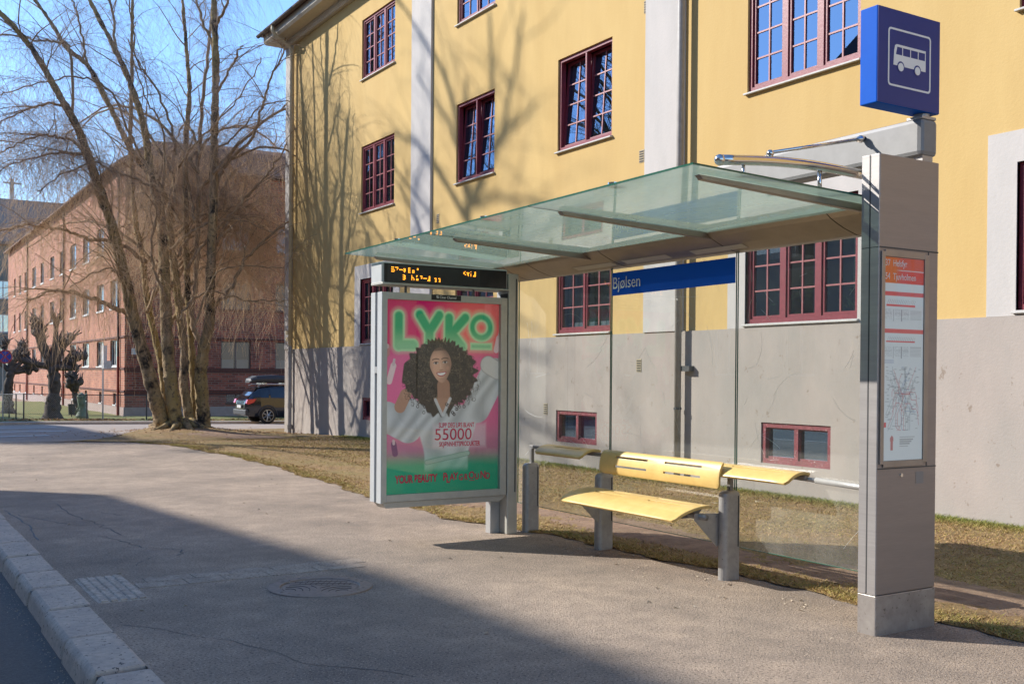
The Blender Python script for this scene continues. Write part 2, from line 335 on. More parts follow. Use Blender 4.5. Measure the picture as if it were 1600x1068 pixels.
def wall_grid(mb, u0, u1, v0, v1, holes, f, depth):   # f(u,v,d) -> xyz; holes (ua,ub,va,vb) clipped to the wall; reveals of the given depth
    us = sorted({u0, u1}|{h[0] for h in holes if u0 < h[0] < u1}|{h[1] for h in holes if u0 < h[1] < u1})
    vs = sorted({v0, v1}|{h[2] for h in holes if v0 < h[2] < v1}|{h[3] for h in holes if v0 < h[3] < v1})
    for i in range(len(us)-1):
        for j in range(len(vs)-1):
            cu, cv = (us[i]+us[i+1])/2, (vs[j]+vs[j+1])/2
            if any(h[0] < cu < h[1] and h[2] < cv < h[3] for h in holes): continue
            mb.add([f(us[i], vs[j], 0), f(us[i+1], vs[j], 0), f(us[i+1], vs[j+1], 0), f(us[i], vs[j+1], 0)], [(0, 1, 2, 3)])
    for a, b, c, d in holes:
        a, b, c2, d2 = max(a, u0), min(b, u1), max(c, v0), min(d, v1)
        if a >= b or c2 >= d2: continue
        segs = [((a, c2), (a, d2)), ((b, d2), (b, c2))]
        if d <= v1: segs.append(((a, d2), (b, d2)))
        if c >= v0: segs.append(((b, c2), (a, c2)))
        for p, q in segs: mb.add([f(*p, 0), f(*p, depth), f(*q, depth), f(*q, 0)], [(0, 1, 2, 3)])

# ------------------------------------------------------------------ ground, road, pavement
def sheet(name, m, ys, xa, xb, nx, dz, label=None, kind='structure', rough=0):
    vs = []; nr = len(ys)
    for y in ys:
        xs = np.linspace(xa(y), xb(y), nx); z = H(xs, np.full(nx, float(y)))+dz+(RNG.normal(0, rough, nx) if rough else 0)
        vs.append(np.stack([xs, np.full(nx, y), z], 1))
    vs = np.concatenate(vs); i, j = np.meshgrid(np.arange(nr-1), np.arange(nx-1), indexing='ij'); a = (i*nx+j).ravel()
    o = npmesh(name, vs, np.stack([a, a+1, a+nx+1, a+nx], 1), m, smooth=True); o['kind'] = kind
    return o
edge_t = ([-8, 5, 6.9, 8.2, 9.0, 10.2, 12.4, 15, 18.3, 21, 23.4, 25.0, 26.4], [6.0, 5.96, 5.92, 5.86, 5.70, 5.52, 5.57, 5.78, 5.99, 5.9, 5.66, 5.1, 3.2])
def wig(y, s=1.0): return s*(.05*math.sin(y*2.3)+.035*math.sin(y*5.9+1)+.02*math.sin(y*13.7+2)+.012*math.sin(y*31))
def edge(y): return float(np.interp(y, *edge_t))
# the base ground dips under the roadway so that no sheets fight
vs = []; gx = np.concatenate([np.linspace(-400, -20, 6), np.linspace(-12, 1.0, 6), [1.3], np.linspace(1.4, 40, 60), np.linspace(60, 600, 8)]); gy = np.concatenate([np.linspace(-200, -10, 5), np.linspace(-8, 70, 100), np.linspace(90, 900, 8)])
for y in gy:
    z = H(gx, np.full(len(gx), y))-.03-np.where(gx < 1.35, .15, 0); vs.append(np.stack([gx, np.full(len(gx), y), z], 1))
vs = np.concatenate(vs); nx = len(gx); i, j = np.meshgrid(np.arange(len(gy)-1), np.arange(nx-1), indexing='ij'); a = (i*nx+j).ravel()
npmesh('ground', vs, np.stack([a, a+1, a+nx+1, a+nx], 1), 'dirt', smooth=True)['kind'] = 'structure'
sheet('pavement', 'asphalt', np.arange(-8, 26.5, .25), lambda y: 1.33, lambda y: edge(y)+.12, 24, 0)
sheet('road', 'road_asphalt', np.arange(-10, 60, 1), lambda y: -7, lambda y: 1.08, 10, -.13)
sheet('opposite_pavement', 'asphalt', np.arange(-10, 60, 1), lambda y: -12, lambda y: -7, 4, -.02)
# side road: rows run across it
xs = np.concatenate([np.arange(1.2, 16, .3), np.arange(16, 70, 2.)]); rows = []
def near(x): return float(np.interp(x, [1, 4.2, 5.0, 6.2, 7.4, 9, 11, 60], [26.2, 26.2, 27.0, 28.9, 30.9, 31.6, 31.8, 31.8]))+wig(x, .6)
for x in xs:
    yy = np.linspace(near(x), 43.6, 26); rows.append(np.stack([np.full(26, x), yy, H(np.full(26, x), yy)+.004], 1))
vs = np.concatenate(rows); i, j = np.meshgrid(np.arange(len(xs)-1), np.arange(25), indexing='ij'); a = (i*26+j).ravel()
npmesh('side_road', vs, np.stack([a, a+26, a+27, a+1], 1), 'side_road', smooth=True)['kind'] = 'structure'
def strip(name, m, y0, y1, x0, x1, dz, n=60, h=.12):
    mb = MB(); X = np.linspace(x0, x1, n)
    for k in range(n-1):
        a, b = X[k], X[k+1]; za, zb = H(a, y0)+dz, H(b, y0)+dz; z2, z3 = H(a, y1)+dz, H(b, y1)+dz
        mb.add([(a, y0, za-h), (b, y0, zb-h), (b, y0, zb), (a, y0, za), (a, y1, z2), (b, y1, z3)], [(0, 1, 2, 3), (3, 2, 5, 4)])
    o = mb.build(name, m); o['kind'] = 'structure'; return o
strip('far_kerb', 'granite', 43.6, 43.85, -1, 60, .105)
strip('far_pavement', 'side_road', 43.85, 46.6, -1, 60, .10)
rows = []
yy = np.linspace(46.5, 90, 30)
for x in np.linspace(-2, 60, 60): rows.append(np.stack([np.full(30, x), yy, H(np.full(30, x), yy)+.11+RNG.normal(0, .015, 30)], 1))
vs = np.concatenate(rows); i, j = np.meshgrid(np.arange(59), np.arange(29), indexing='ij'); a = (i*30+j).ravel()
npmesh('far_lawn', vs, np.stack([a, a+30, a+31, a+1], 1), 'lawn_green', smooth=True)['kind'] = 'structure'
# zebra crossing on the side road
for k, (yy0, x1) in enumerate(((29.3, 4.2), (32.4, 5.1), (35.6, 5.3), (38.8, 4.9))):
    mb = MB(); X = np.linspace(.5, x1, 8)
    for a, b in zip(X[:-1], X[1:]):
        mb.add([(a, yy0, H(a, yy0)+.012), (b, yy0, H(b, yy0)+.012), (b, yy0+.55, H(b, yy0+.55)+.012), (a, yy0+.55, H(a, yy0+.55)+.012)], [(0, 1, 2, 3)])
    o = mb.build('crossing_stripe', 'paint_white'); o['kind'] = 'structure'
# kerb of granite blocks
mb = MB(); y = -3.0; rr = random.Random(3)
blocks = [5.0, 5.88, 6.75, 7.62, 8.42, 9.12, 9.95, 10.75, 11.6]
ys = [3.1, 4.1]+blocks+[12.5+.85*k for k in range(17)]
for a, b in zip(ys[:-1], ys[1:]):
    dx = rr.uniform(-.012, .012); dz = rr.uniform(-.006, .006)
    mb.prism([(1.02+dx, -.20), (1.055+dx, -.02+dz), (1.085+dx, .002+dz), (1.35+dx, .008+dz), (1.36+dx, -.1)], 'y', a+.021, b-.021)
o = mb.build('kerb', 'granite', bevel=.026, seg=3); o['kind'] = 'structure'
o = MB().box(1.075, 1.325, 3.1, 26, -.2, -.022).build('kerb_joint', 'seam_dark'); o['kind'] = 'structure'
mb = MB()
for k in range(380):    # crumbled grit along the kerb foot
    yv = rr.uniform(4, 12); xv = 1.01-abs(rr.gauss(0, .05)); s_ = rr.uniform(.002, .006)
    mb.ball((xv, yv, -.13+s_*.4), s_, 4)
tag(mb.build('grit', 'litter'), kind='stuff', label='loose grit lying along the foot of the kerb')
# asphalt repair beside manhole and paver channel
mb = MB()
for k in range(5):
    a = 1.42+k*.064
    mb.prism([(a, .004), (a+.008, .014), (a+.048, .014), (a+.056, .004)], 'y', 7.66, 8.14); mb.prism([(a, .004), (a+.008, .014), (a+.048, .014), (a+.056, .004)], 'y', 8.15, 8.60)
mb.box(1.40, 1.745, 7.64, 8.62, -.02, .004)
tag(mb.build('ribbed_slab', 'paver_rib', bevel=.003), 'ribbed concrete drain slab set in the asphalt next to the granite kerb', 'paving slab')
mb = MB(); xx = 1.76
while xx < 3.3:
    l = rr.uniform(.28, .42)
    mb.box(xx, xx+l-.008, 8.02, 8.21, -.02, .004+rr.uniform(0, .003)); mb.box(xx+.1, xx+.1+l-.008, 8.22, 8.41, -.02, .004+rr.uniform(0, .003)); xx += l
o = mb.build('paver_channel', 'paver', bevel=.004); o['kind'] = 'structure'
# manhole cover
mh = thing('manhole_cover', 'round cast iron manhole cover with wave and grid relief in the pavement', 'manhole cover', (2.93, 7.43, 0))
c = Vector((2.93, 7.43, 0)); ri, ro = .285, .385; n = 48
mb = MB(); prof = [(ro+.005, -.01), (ro, .009), (ri+.012, .011), (ri+.006, .002), (ri, -.004)]
for (ra, za), (rb, zb) in zip(prof[:-1], prof[1:]):
    for k in range(n):
        a0, a1 = 2*math.pi*k/n, 2*math.pi*(k+1)/n
        mb.add([(c.x+ra*math.cos(a0), c.y+ra*math.sin(a0), za), (c.x+ra*math.cos(a1), c.y+ra*math.sin(a1), za), (c.x+rb*math.cos(a1), c.y+rb*math.sin(a1), zb), (c.x+rb*math.cos(a0), c.y+rb*math.sin(a0), zb)], [(0, 1, 2, 3)])
for k in range(26):
    a0 = 2*math.pi*k/26
    if k % 7 < 3: mb.ball((c.x+.335*math.cos(a0), c.y+.335*math.sin(a0), .010), .012, 6, 1.3, .8, .4)
mb.build('ring', 'iron', mh)
mb = MB(); mb.prism([(c.x+.278*math.cos(2*math.pi*k/n), c.y+.278*math.sin(2*math.pi*k/n)) for k in range(n)], 'z', -.01, .004); mb.build('lid', 'iron', mh)
mb = MB()     # dark grooves between the relief: nested arcs in the front half and a grid behind
vr = Vector((-.55, -.83)).normalized(); vl = Vector((vr.y, -vr.x))
def rel(p, q): return (c.x+vl.x*p+vr.x*q, c.y+vl.y*p+vr.y*q)
for sgn in (-1, 1):
    for q in range(1, 5):
        rad = .052*q; cen = (sgn*.20, .16); pts = []
        for k in range(15):
            a0 = math.pi*(.0+k/14); p = (cen[0]+rad*math.cos(a0), cen[1]-rad*math.sin(a0)*1.1)
            if math.hypot(*p) < .265 and sgn*p[0] > .003 and p[1] > -.03: pts.append((*rel(*p), .0045))
        if len(pts) > 2: mb.tube(pts, .0028, 4)
for gx_ in np.arange(-.24, .25, .042):
    pts = [(*rel(gx_+.05*qq, qq), .0045) for qq in np.arange(-.27, -.03-abs(gx_)*.3, .03) if math.hypot(gx_+.05*qq, qq) < .268]
    if len(pts) > 1: mb.tube(pts, .002, 4)
for qq in (-.21, -.14, -.08):
    L_ = math.sqrt(max(0, .265**2-qq*qq)); mb.tube([(*rel(p, qq+.02*math.cos(p*8)), .0045) for p in np.linspace(-L_, L_, 12)], .002, 4)
mb.build('relief', 'iron_dark', mh)
# cracks and litter on the pavement
mb = MB()
def crack(pts, wd=.0035):
    P_ = []
    for (xa, ya), (xb, yb) in zip(pts[:-1], pts[1:]):
        for t in np.linspace(0, 1, 7)[:-1]: P_.append((xa+(xb-xa)*t+rr.gauss(0, .018), ya+(yb-ya)*t+rr.gauss(0, .018)))
    for (xa, ya), (xb, yb) in zip(P_[:-1], P_[1:]):
        d = Vector((xb-xa, yb-ya)); d = d.normalized() if d.length else Vector((1, 0)); nn = Vector((-d.y, d.x))*wd*rr.uniform(.4, 1)
        mb.add([(xa-nn.x, ya-nn.y, .0025), (xb-nn.x, yb-nn.y, .0025), (xb+nn.x, yb+nn.y, .0025), (xa+nn.x, ya+nn.y, .0025)], [(0, 1, 2, 3)])
crack([(2.0, 13.6), (2.05, 12.2), (2.15, 11.4), (2.2, 10.6)], .008); crack([(1.5, 12.8), (1.75, 12.0), (2.0, 11.5)], .006); crack([(2.1, 10.4), (2.2, 9.9), (2.45, 9.6), (2.35, 9.2)], .007)
crack([(3.3, 8.42), (4.4, 8.5), (5.2, 8.7)], .002); crack([(3.3, 8.02), (4.3, 8.05), (5.3, 8.2)], .0016); crack([(1.4, 6.9), (1.9, 6.2), (2.1, 5.5), (2.6, 4.9)], .004); crack([(1.42, 13.3), (1.5, 11.9), (1.44, 10.6)], .009); crack([(1.9, 12.9), (2.3, 12.6), (2.5, 12.1)], .005); crack([(1.6, 10.9), (2.0, 10.7), (2.15, 10.2)], .005); crack([(2.2, 9.4), (1.9, 8.9)], .004)
tag(mb.build('pavement_cracks', 'seam_dark'), kind='stuff')
mb = MB()
for k in range(150):
    xv, yv = (rr.uniform(1.6, 5.8), rr.uniform(4.2, 22)) if k > 45 else (rr.gauss(5.6, .12), rr.uniform(4.9, 8.5)); s_ = rr.uniform(.008, .022); a0 = rr.uniform(0, 6.28)
    if k < 45: xv = min(xv, edge(yv)-.03)
    mb.add([(xv+s_*math.cos(a0+b_)*q, yv+s_*math.sin(a0+b_)*q, .004+.008*(i_ % 2)) for i_, (b_, q) in enumerate(((0, 1.3), (1.3, .5), (3.0, 1.2), (4.6, .5)))], [(0, 1, 2, 3)])
tag(mb.build('litter', 'litter'), kind='stuff', label='dry leaf and paper scraps scattered over the asphalt')

# ------------------------------------------------------------------ lawn with grass
def lawn_left(y): return edge(y)+wig(y)+.03 if y < 25 else float(np.interp(y, [25, 26.2, 27, 28.9, 30.9, 31.6, 32], [5.1, 4.25, 5.0, 6.2, 7.4, 9, 10.2]))+wig(y)
sheet('lawn', 'lawn', np.arange(-8, 31.9, .12), lawn_left, lambda y: 10.6 if y < 29.3 else 13, 60, .007, rough=.004)
# worn earth tracks on the lawn
def patch(cx, cy, rx, ry, ang, name='bare_earth', m='dirt', dz=.022):
    n = 40; vs = [(cx, cy, H(cx, cy)+dz+.01)]
    for k in range(n):
        a0 = 2*math.pi*k/n; q = 1+.18*math.sin(3*a0+cx)+.1*math.sin(7*a0+cy)+rr.uniform(-.05, .05); p = (rx*q*math.cos(a0), ry*q*math.sin(a0))
        X_ = cx+p[0]*math.cos(ang)-p[1]*math.sin(ang); Y_ = cy+p[0]*math.sin(ang)+p[1]*math.cos(ang); vs.append((X_, Y_, H(X_, Y_)+.004))
    o = MB().add(vs, [(0, k+1, (k+1) % n+1) for k in range(n)]).build(name, m, smooth=True); o['kind'] = 'structure'
patch(6.9, 4.6, .45, 2.4, .05); patch(6.75, 8.3, .5, 1.9, -.1); patch(6.6, 11.2, .5, 1.6, .1); patch(8.0, 26.5, .8, 2.2, .5)
# grass blades: straw, olive and a green strip along the wall
N_ = 190000
by = 3+22*RNG.random(N_)**1.6; bx_ = RNG.random(N_)
le = np.array([lawn_left(v) for v in np.linspace(3, 25.01, 400)]); le_i = np.interp(by, np.linspace(3, 25.01, 400), le)
px = le_i+.01+(10.46-le_i)*bx_
k_ = RNG.random(N_) < .22; px[k_] = 10.46-np.abs(RNG.normal(0, .22, k_.sum()))
k2 = (RNG.random(N_) < .10) & ~k_; px[k2] = le_i[k2]+np.abs(RNG.normal(0, .16, k2.sum()))
clump = np.sin(px*3.1+np.sin(by*1.7)*2)+np.sin(by*2.3+px)+RNG.normal(0, .5, N_)
earth = (np.abs((px-6.85)/.45) < 1)
keep = ~(earth & (RNG.random(N_) < .8)) & ~((clump < -.8) & (RNG.random(N_) < .6)) & (px > le_i); px, by, clump = px[keep], by[keep], clump[keep]; N_ = len(px)
wallg = np.exp(-np.maximum(0, 10.46-px)/.28); edgeg = np.exp(-np.abs(px-np.interp(by, np.linspace(3, 25.01, 400), le)-.12)/.12)
hh = RNG.uniform(.008, .024, N_)+.05*wallg*RNG.random(N_)+.008*edgeg; wd = RNG.uniform(.0018, .004, N_)*(1+by/14)
an = RNG.uniform(0, 6.28, N_); lean = RNG.uniform(.8, 3.2, N_)*hh; la = RNG.uniform(0, 6.28, N_); z0 = H(px, by)+.008
a_ = np.stack([px-wd*np.cos(an), by-wd*np.sin(an), z0], 1); b_ = np.stack([px+wd*np.cos(an), by+wd*np.sin(an), z0], 1); c_ = np.stack([np.minimum(px+lean*np.cos(la), 10.455), by+lean*np.sin(la), z0+hh], 1)
straw = np.array([.56, .38, .17]); brown = np.array([.30, .17, .075]); olive = np.array([.33, .26, .07]); green = np.array([.16, .28, .035])
t = RNG.random((N_, 1)); g = np.clip(wallg*1.25+edgeg*.5-.1+.25*(clump > 1.1), 0, 1)[:, None]*RNG.random((N_, 1))**.3
col = straw*t+brown*(1-t); col = np.where(RNG.random((N_, 1)) < .3, olive, col); col = col*(1-g)+(green*.7+olive*.3)*g
V = np.stack([a_, b_, c_], 1).reshape(-1, 3); C_ = np.repeat(col, 3, 0)
tag(npmesh('grass', V, np.arange(3*N_).reshape(-1, 3), 'grassblade', cols=C_), 'short dry grass with a green strip along the house wall', kind='stuff')
# dead leaves by the far fence and round the willow
N_ = 5000; lx = np.where(RNG.random(N_) < .8, RNG.uniform(2, 20, N_), RNG.normal(7.7, 1.3, N_)); ly = np.where(lx == 0, 0, RNG.normal(48.3, 1.0, N_)); s2 = RNG.random(N_) < .45
lx[s2] = RNG.normal(8.0, 1.4, s2.sum()); ly[s2] = RNG.normal(29.2, 1.5, s2.sum()); lx = np.minimum(lx, np.where(ly < 30, 10.3, 99)); sz = np.where(s2, .03, .07)*RNG.uniform(.5, 1.2, N_); lz = H(lx, ly)+np.where(s2, .02, .13)
an = RNG.uniform(0, 6.28, N_); tz = RNG.uniform(-.5, 1, N_)*sz
V = np.stack([np.stack([lx+sz*np.cos(an+q), ly+sz*np.sin(an+q)*.7, lz+tz*(q > 3)], 1) for q in (0, 2.1, 4.2)], 1).reshape(-1, 3)
cc = np.array([.34, .18, .08])*RNG.uniform(.4, 1.3, (N_, 1))
tag(npmesh('fallen_leaves', V, np.arange(3*N_).reshape(-1, 3), 'leafbits', cols=np.repeat(cc, 3, 0)), 'brown fallen leaves by the fence and the willow', kind='stuff')

# ------------------------------------------------------------------ yellow apartment building
FX = 10.5
yb = thing('apartment_building', 'yellow rendered apartment building with white pilasters, grey plinth and dark red windows', 'building', (16, 12, 0))
Y0, Y1, ZP, ZT = -8.0, 29.35, 2.26, 11.0
wins = []   # y0,y1,z0,z1,casements,cols,rows,tilt
for zz0, zz1 in ((2.32, 3.90), (5.53, 7.15), (8.79, 10.25)):
    wins += [(22.19, 24.07, zz0, zz1, 3, 2, 4, 0), (8.84, 10.79, zz0, zz1, 3, 2, 4, 0), (4.80, 6.74, zz0, zz1, 3, 2, 4, 0)]
    wins += [(17.67, 19.21, zz0, zz1, 2, 2, 4, 1 if zz0 > 5 and zz0 < 6 else 0), (13.90, 15.48, zz0, zz1, 2, 2, 4, 1 if zz0 > 5 and zz0 < 6 else 0)]
    wins += [(.2, 2.1, zz0, zz1, 3, 2, 4, 0)]
base = [(23.0, 23.85, .46, 1.0), (14.20, 15.41, .42, .97), (9.22, 10.43, .42, .97), (18.0, 19.2, .42, .97), (5.0, 6.2, .42, .97)]
mb = MB(); wall_grid(mb, Y0, Y1, ZP, ZT, [w_[:4] for w_ in wins], lambda u, v, d: (FX+d, u, v), .14)
mb.add([(FX, Y1, -.6), (22, Y1, -.6), (22, Y1, ZT), (FX, Y1, ZT)], [(0, 1, 2, 3)]); mb.add([(22, Y0, -.6), (22, Y1, -.6), (22, Y1, ZT), (22, Y0, ZT)], [(0, 1, 2, 3)]); mb.add([(FX, Y0, -.6), (22, Y0, -.6), (22, Y0, ZT), (FX, Y0, ZT)], [(0, 1, 2, 3)])
mb.build('wall', 'yellow_render', yb)
mb = MB(); PX_ = FX-.035; wall_grid(mb, Y0, Y1+.03, -.6, ZP, [b_ for b_ in base], lambda u, v, d: (PX_+d, u, v), .13)
mb.add([(PX_, Y0, ZP), (PX_, Y1+.03, ZP), (FX+.01, Y1+.03, ZP), (FX+.01, Y0, ZP)], [(0, 1, 2, 3)]); mb.add([(PX_, Y1+.03, -.6), (14, Y1+.03, -.6), (14, Y1+.03, ZP), (PX_, Y1+.03, ZP)], [(0, 1, 2, 3)])
mb.build('plinth', 'plinth_render', yb)
mb = MB(); mb.box(FX+1.5, FX+1.55, Y0+.1, Y1-.1, -.5, ZT-.1)
for zf in (1.9, 5.0, 8.25): mb.box(FX+.16, FX+1.5, Y0+.1, Y1-.1, zf, zf+.2)
mb.build('inner_wall', 'dark_room', yb)
for (a, b, z0, z1) in ((28.88, 29.38, ZP, 10.9), (20.27, 21.22, ZP+.002, 10.9), (12.08, 12.98, ZP+.002, 10.9), (2.9, 3.8, ZP+.002, 10.9)):
    MB().box(FX-.055, FX+.02, a, b, z0, z1).build('pilaster', 'white_render', yb, bevel=.006)
for (y0, y1) in ((22.19, 24.07), (8.84, 10.79), (4.80, 6.74), (.2, 2.1)):     # painted white surrounds on the ground floor
    mb = MB(); e = .345; za, zb = ZP+.003, 4.24
    wall_grid(mb, y0-e, y1+e, za, zb, [(y0, y1, 2.32, 3.90)], lambda u, v, d: (FX-.012+d, u, v), .10)
    for q in ((y0-e, y0-e), (y1+e, y1+e)): mb.add([(FX-.012, q[0], za), (FX+.005, q[0], za), (FX+.005, q[0], zb), (FX-.012, q[0], zb)], [(0, 1, 2, 3)])
    mb.add([(FX-.012, y0-e, zb), (FX-.012, y1+e, zb), (FX+.005, y1+e, zb), (FX+.005, y0-e, zb)], [(0, 1, 2, 3)])
    mb.build('window_surround', 'white_render', yb)
def window(y0, y1, z0, z1, nc, cols, rows, tilt):
    f = MB(); mu = MB(); xa, xb = FX+.035, FX+.135; t = .055
    f.box(xa, xb, y0+.001, y0+t, z0+.001, z1-.001).box(xa, xb, y1-t, y1-.001, z0+.001, z1-.001).box(xa+.001, xb-.001, y0+t, y1-t, z0+.001, z0+t+.01).box(xa+.001, xb-.001, y0+t, y1-t, z1-t, z1-.001)
    cw = (y1-y0-2*t)/nc; g = MB()
    for k in range(1, nc): f.box(xa+.006, xb-.002, y0+t+k*cw-(.042 if nc == 3 else .02), y0+t+k*cw+(.042 if nc == 3 else .02), z0+t+.01, z1-t)
    def T(x, z): return x+tilt*.10*max(0, (z-z0))/(z1-z0)*1.0
    for k in range(nc):
        a, b = y0+t+k*cw, y0+t+(k+1)*cw
        if k > 0: a += .042 if nc == 3 else .02
        if k < nc-1: b -= .042 if nc == 3 else .02
        c_, d_ = z0+t+.01, z1-t; s = .04; x0, x1 = FX+.06, FX+.105
        def bar(ya, yb_, za, zb, f=f):
            vs = [(T(x, z)+(.02 if tilt else 0), y, z) for z in (za, zb) for y in (ya, yb_) for x in (x0, x1)]
            f.add(vs, [(0, 2, 3, 1), (4, 5, 7, 6), (0, 1, 5, 4), (2, 6, 7, 3), (0, 4, 6, 2), (1, 3, 7, 5)])
        bar(a+.003, a+s, c_+.002, d_-.002); bar(b-s, b-.003, c_+.002, d_-.002); bar(a+s, b-s, c_+.003, c_+s); bar(a+s, b-s, d_-s, d_-.003)
        x0 = FX+.072; x1 = FX+.10
        for q in range(1, cols): yc = a+s+(b-a-2*s)*q/cols; bar(yc-.011, yc+.011, c_+s, d_-s, mu)
        x0 = FX+.074
        for q in range(1, rows): zc = c_+s+(d_-c_-2*s)*q/rows; bar(a+s, b-s, zc-.011, zc+.011, mu)
        xg = FX+.088
        g.add([(T(xg, c_)+(.02 if tilt else 0), a+.02, c_+.02), (T(xg, c_)+(.02 if tilt else 0), b-.02, c_+.02), (T(xg, d_)+(.02 if tilt else 0), b-.02, d_-.02), (T(xg, d_)+(.02 if tilt else 0), a+.02, d_-.02)], [(0, 1, 2, 3)])
    fo = f.build('window', 'red_paint', yb); g.build('pane', 'window_glass', fo); mu.build('glazing_bars', 'bar_red_sunlit', fo)
    MB().prism([(FX-.055, z0-.035), (FX-.055, z0-.012), (FX+.04, z0+.004), (FX+.04, z0-.035)], 'y', y0-.03, y1+.03).build('sill', 'sill_white', fo, bevel=.004)
    return fo
def drape(fo, y0, y1, z0, z1, m='curtain', x=FX+.30):
    n = 30; vs = []; fs = []
    for k in range(n+1):
        y = y0+(y1-y0)*k/n; xx = x+.02*math.sin(k*1.9)+.01*math.sin(k*.7); vs += [(xx, y, z0), (xx, y, z1)]
    for k in range(n): fs.append((2*k, 2*k+2, 2*k+3, 2*k+1))
    MB().add(vs, fs).build('curtain', m, fo)
for w_ in wins:
    fo = window(*w_); y0, y1, z0, z1 = w_[:4]; W_ = y1-y0
    if z0 > 5:
        if y0 != 8.84: drape(fo, y1-W_*.25, y1-.02, z0, z1)
    elif y0 == 8.84:
        drape(fo, 9.02, 9.16, z0, z1, 'green_curtain'); drape(fo, 9.6, 9.64, z0+.5, z1, 'green_curtain'); drape(fo, 10.1, 10.75, z0+.9, z1)
        MB().box(FX+.2, FX+.3, 9.56, 9.70, z0+.02, z0+.14).build('flower_pot', 'planter_white', fo, bevel=.01)
        p = MB().tube([(FX+.25, 9.05, 2.45), (FX+.25, 9.4, 2.75), (FX+.25, 9.75, 2.8), (FX+.25, 10.3, 2.6)], .008, 5)
        for k in range(260):
            cy, cz = rr.choice(((9.75, z0+.45), (9.05, z0+.35), (10.3, z0+.3))); q = Vector((FX+.25+rr.gauss(0, .04), cy+rr.gauss(0, .12), cz+rr.gauss(0, .13))); s_ = rr.uniform(.02, .05)
            e1 = Vector((rr.gauss(0, 1), rr.gauss(0, 1), rr.gauss(0, 1))).normalized()*s_; e2 = e1.orthogonal().normalized()*s_*.5
            p.add([q-e1, q-e2, q+e1, q+e2], [(0, 1, 2, 3)])
        p.build('plant', 'leaf_green', fo)
    elif y0 == 13.90:
        for k in range(9): MB().box(FX+.22, FX+.27, 13.98+k*.16, 13.98+k*.16+.14, z0+.07, z0+.19).build('planter', 'planter_white', fo, bevel=.004)
        p = MB().tube([(FX+.35, 14.1, 2.5), (FX+.35, 14.5, 2.95), (FX+.35, 15.0, 2.6)], .008, 5)
        for k in range(200):
            cy, cz = rr.choice(((14.95, z0+.35), (14.4, z0+.6), (14.3, z0+.4))); q = Vector((FX+.35+rr.gauss(0, .03), cy+rr.gauss(0, .1), cz+rr.gauss(0, .14))); s_ = rr.uniform(.02, .05)
            e1 = Vector((rr.gauss(0, 1), rr.gauss(0, 1), rr.gauss(0, 1))).normalized()*s_; e2 = e1.orthogonal().normalized()*s_*.5
            p.add([q-e1, q-e2, q+e1, q+e2], [(0, 1, 2, 3)])
        p.build('plant', 'leaf_green', fo); drape(fo, 15.1, 15.4, z0, z1)
    else: drape(fo, y0+.02, y0+W_*.3, z0, z1)
for y0, y1, z0, z1 in base:
    f = MB(); xa, xb = PX_+.02, PX_+.12; t = .065
    f.box(xa, xb, y0+.001, y0+t, z0+.001, z1-.001).box(xa, xb, y1-t, y1-.001, z0+.001, z1-.001).box(xa+.001, xb, y0+t, y1-t, z0+.001, z0+t).box(xa+.001, xb, y0+t, y1-t, z1-t, z1-.001)
    ym = (y0+y1)/2; f.box(xa+.01, xb, ym-.035, ym+.035, z0+t, z1-t).box(xa+.03, xb-.02, y0+t, y1-t, z0+t, z0+t+.03).box(xa+.03, xb-.02, y0+t, y1-t, z1-t-.02, z1-t)
    fo = f.build('cellar_window', 'red_paint_worn', yb)
    MB().add([(xb-.03, y0+t, z0+t), (xb-.03, y1-t, z0+t), (xb-.03, y1-t, z1-t), (xb-.03, y0+t, z1-t)], [(0, 1, 2, 3)]).build('pane', 'window_glass', fo)
for (y, z) in ((13.11, 5.05), (13.02, 7.38), (13.09, 1.75), (15.74, .98), (20.0, 4.9)):
    xw = FX if z > ZP else PX_
    o = MB().box(xw-.006, xw+.01, y-.06, y+.06, z-.10, z+.10).build('vent', 'vent_frame', yb); s_ = MB()
    for k in range(5): s_.box(xw-.009, xw, y-.05, y+.05, z-.09+k*.038, z-.09+k*.038+.022)
    s_.build('slot', 'vent_dark', o)
# eaves, gutter, roof
mb = MB(); mb.prism([(FX-.10, 10.90), (FX-.14, 10.96), (FX-.14, 11.06), (FX+.3, 11.06), (FX+.3, 10.90)], 'y', Y0, Y1+.10)
mb.prism([(FX-.50, 11.06), (FX-.56, 11.12), (FX-.56, 11.30), (FX+.3, 11.30), (FX+.3, 11.06)], 'y', Y0, Y1+.5); mb.build('cornice', 'eave_white', yb)
mb = MB()
ya, yc = -9.0, Y1+.62; xa, xc = FX-.62, 22.6; rz = 11.34; xm = (xa+xc)/2; hz = 15.4; hy = yc-(xm-xa)
mb.add([(xa, ya, rz), (xa, yc, rz), (xm, hy, hz), (xm, ya, hz), (xc, ya, rz), (xc, yc, rz)], [(0, 1, 2, 3), (1, 5, 2), (5, 4, 3, 2)])
mb.add([(xa, ya, rz-.035), (xa, yc, rz-.035), (xc, yc, rz-.035), (xc, ya, rz-.035)], [(0, 1, 2, 3)])
mb.add([(xa, ya, rz-.035), (xa, yc, rz-.035), (xa, yc, rz), (xa, ya, rz)], [(0, 1, 2, 3)]); mb.add([(xa, yc, rz-.035), (xc, yc, rz-.035), (xc, yc, rz), (xa, yc, rz)], [(0, 1, 2, 3)])
for k in range(150):
    y = yc-.12-k*.25; mb.prism([(xa-.03, rz+.0), (xa-.02, rz+.04), (xa+.7, rz+.45), (xa+.7, rz+.38)], 'y', y-.17, y)
rf = mb.build('roof', 'roof_tile', yb)
mb = MB(); n = 8
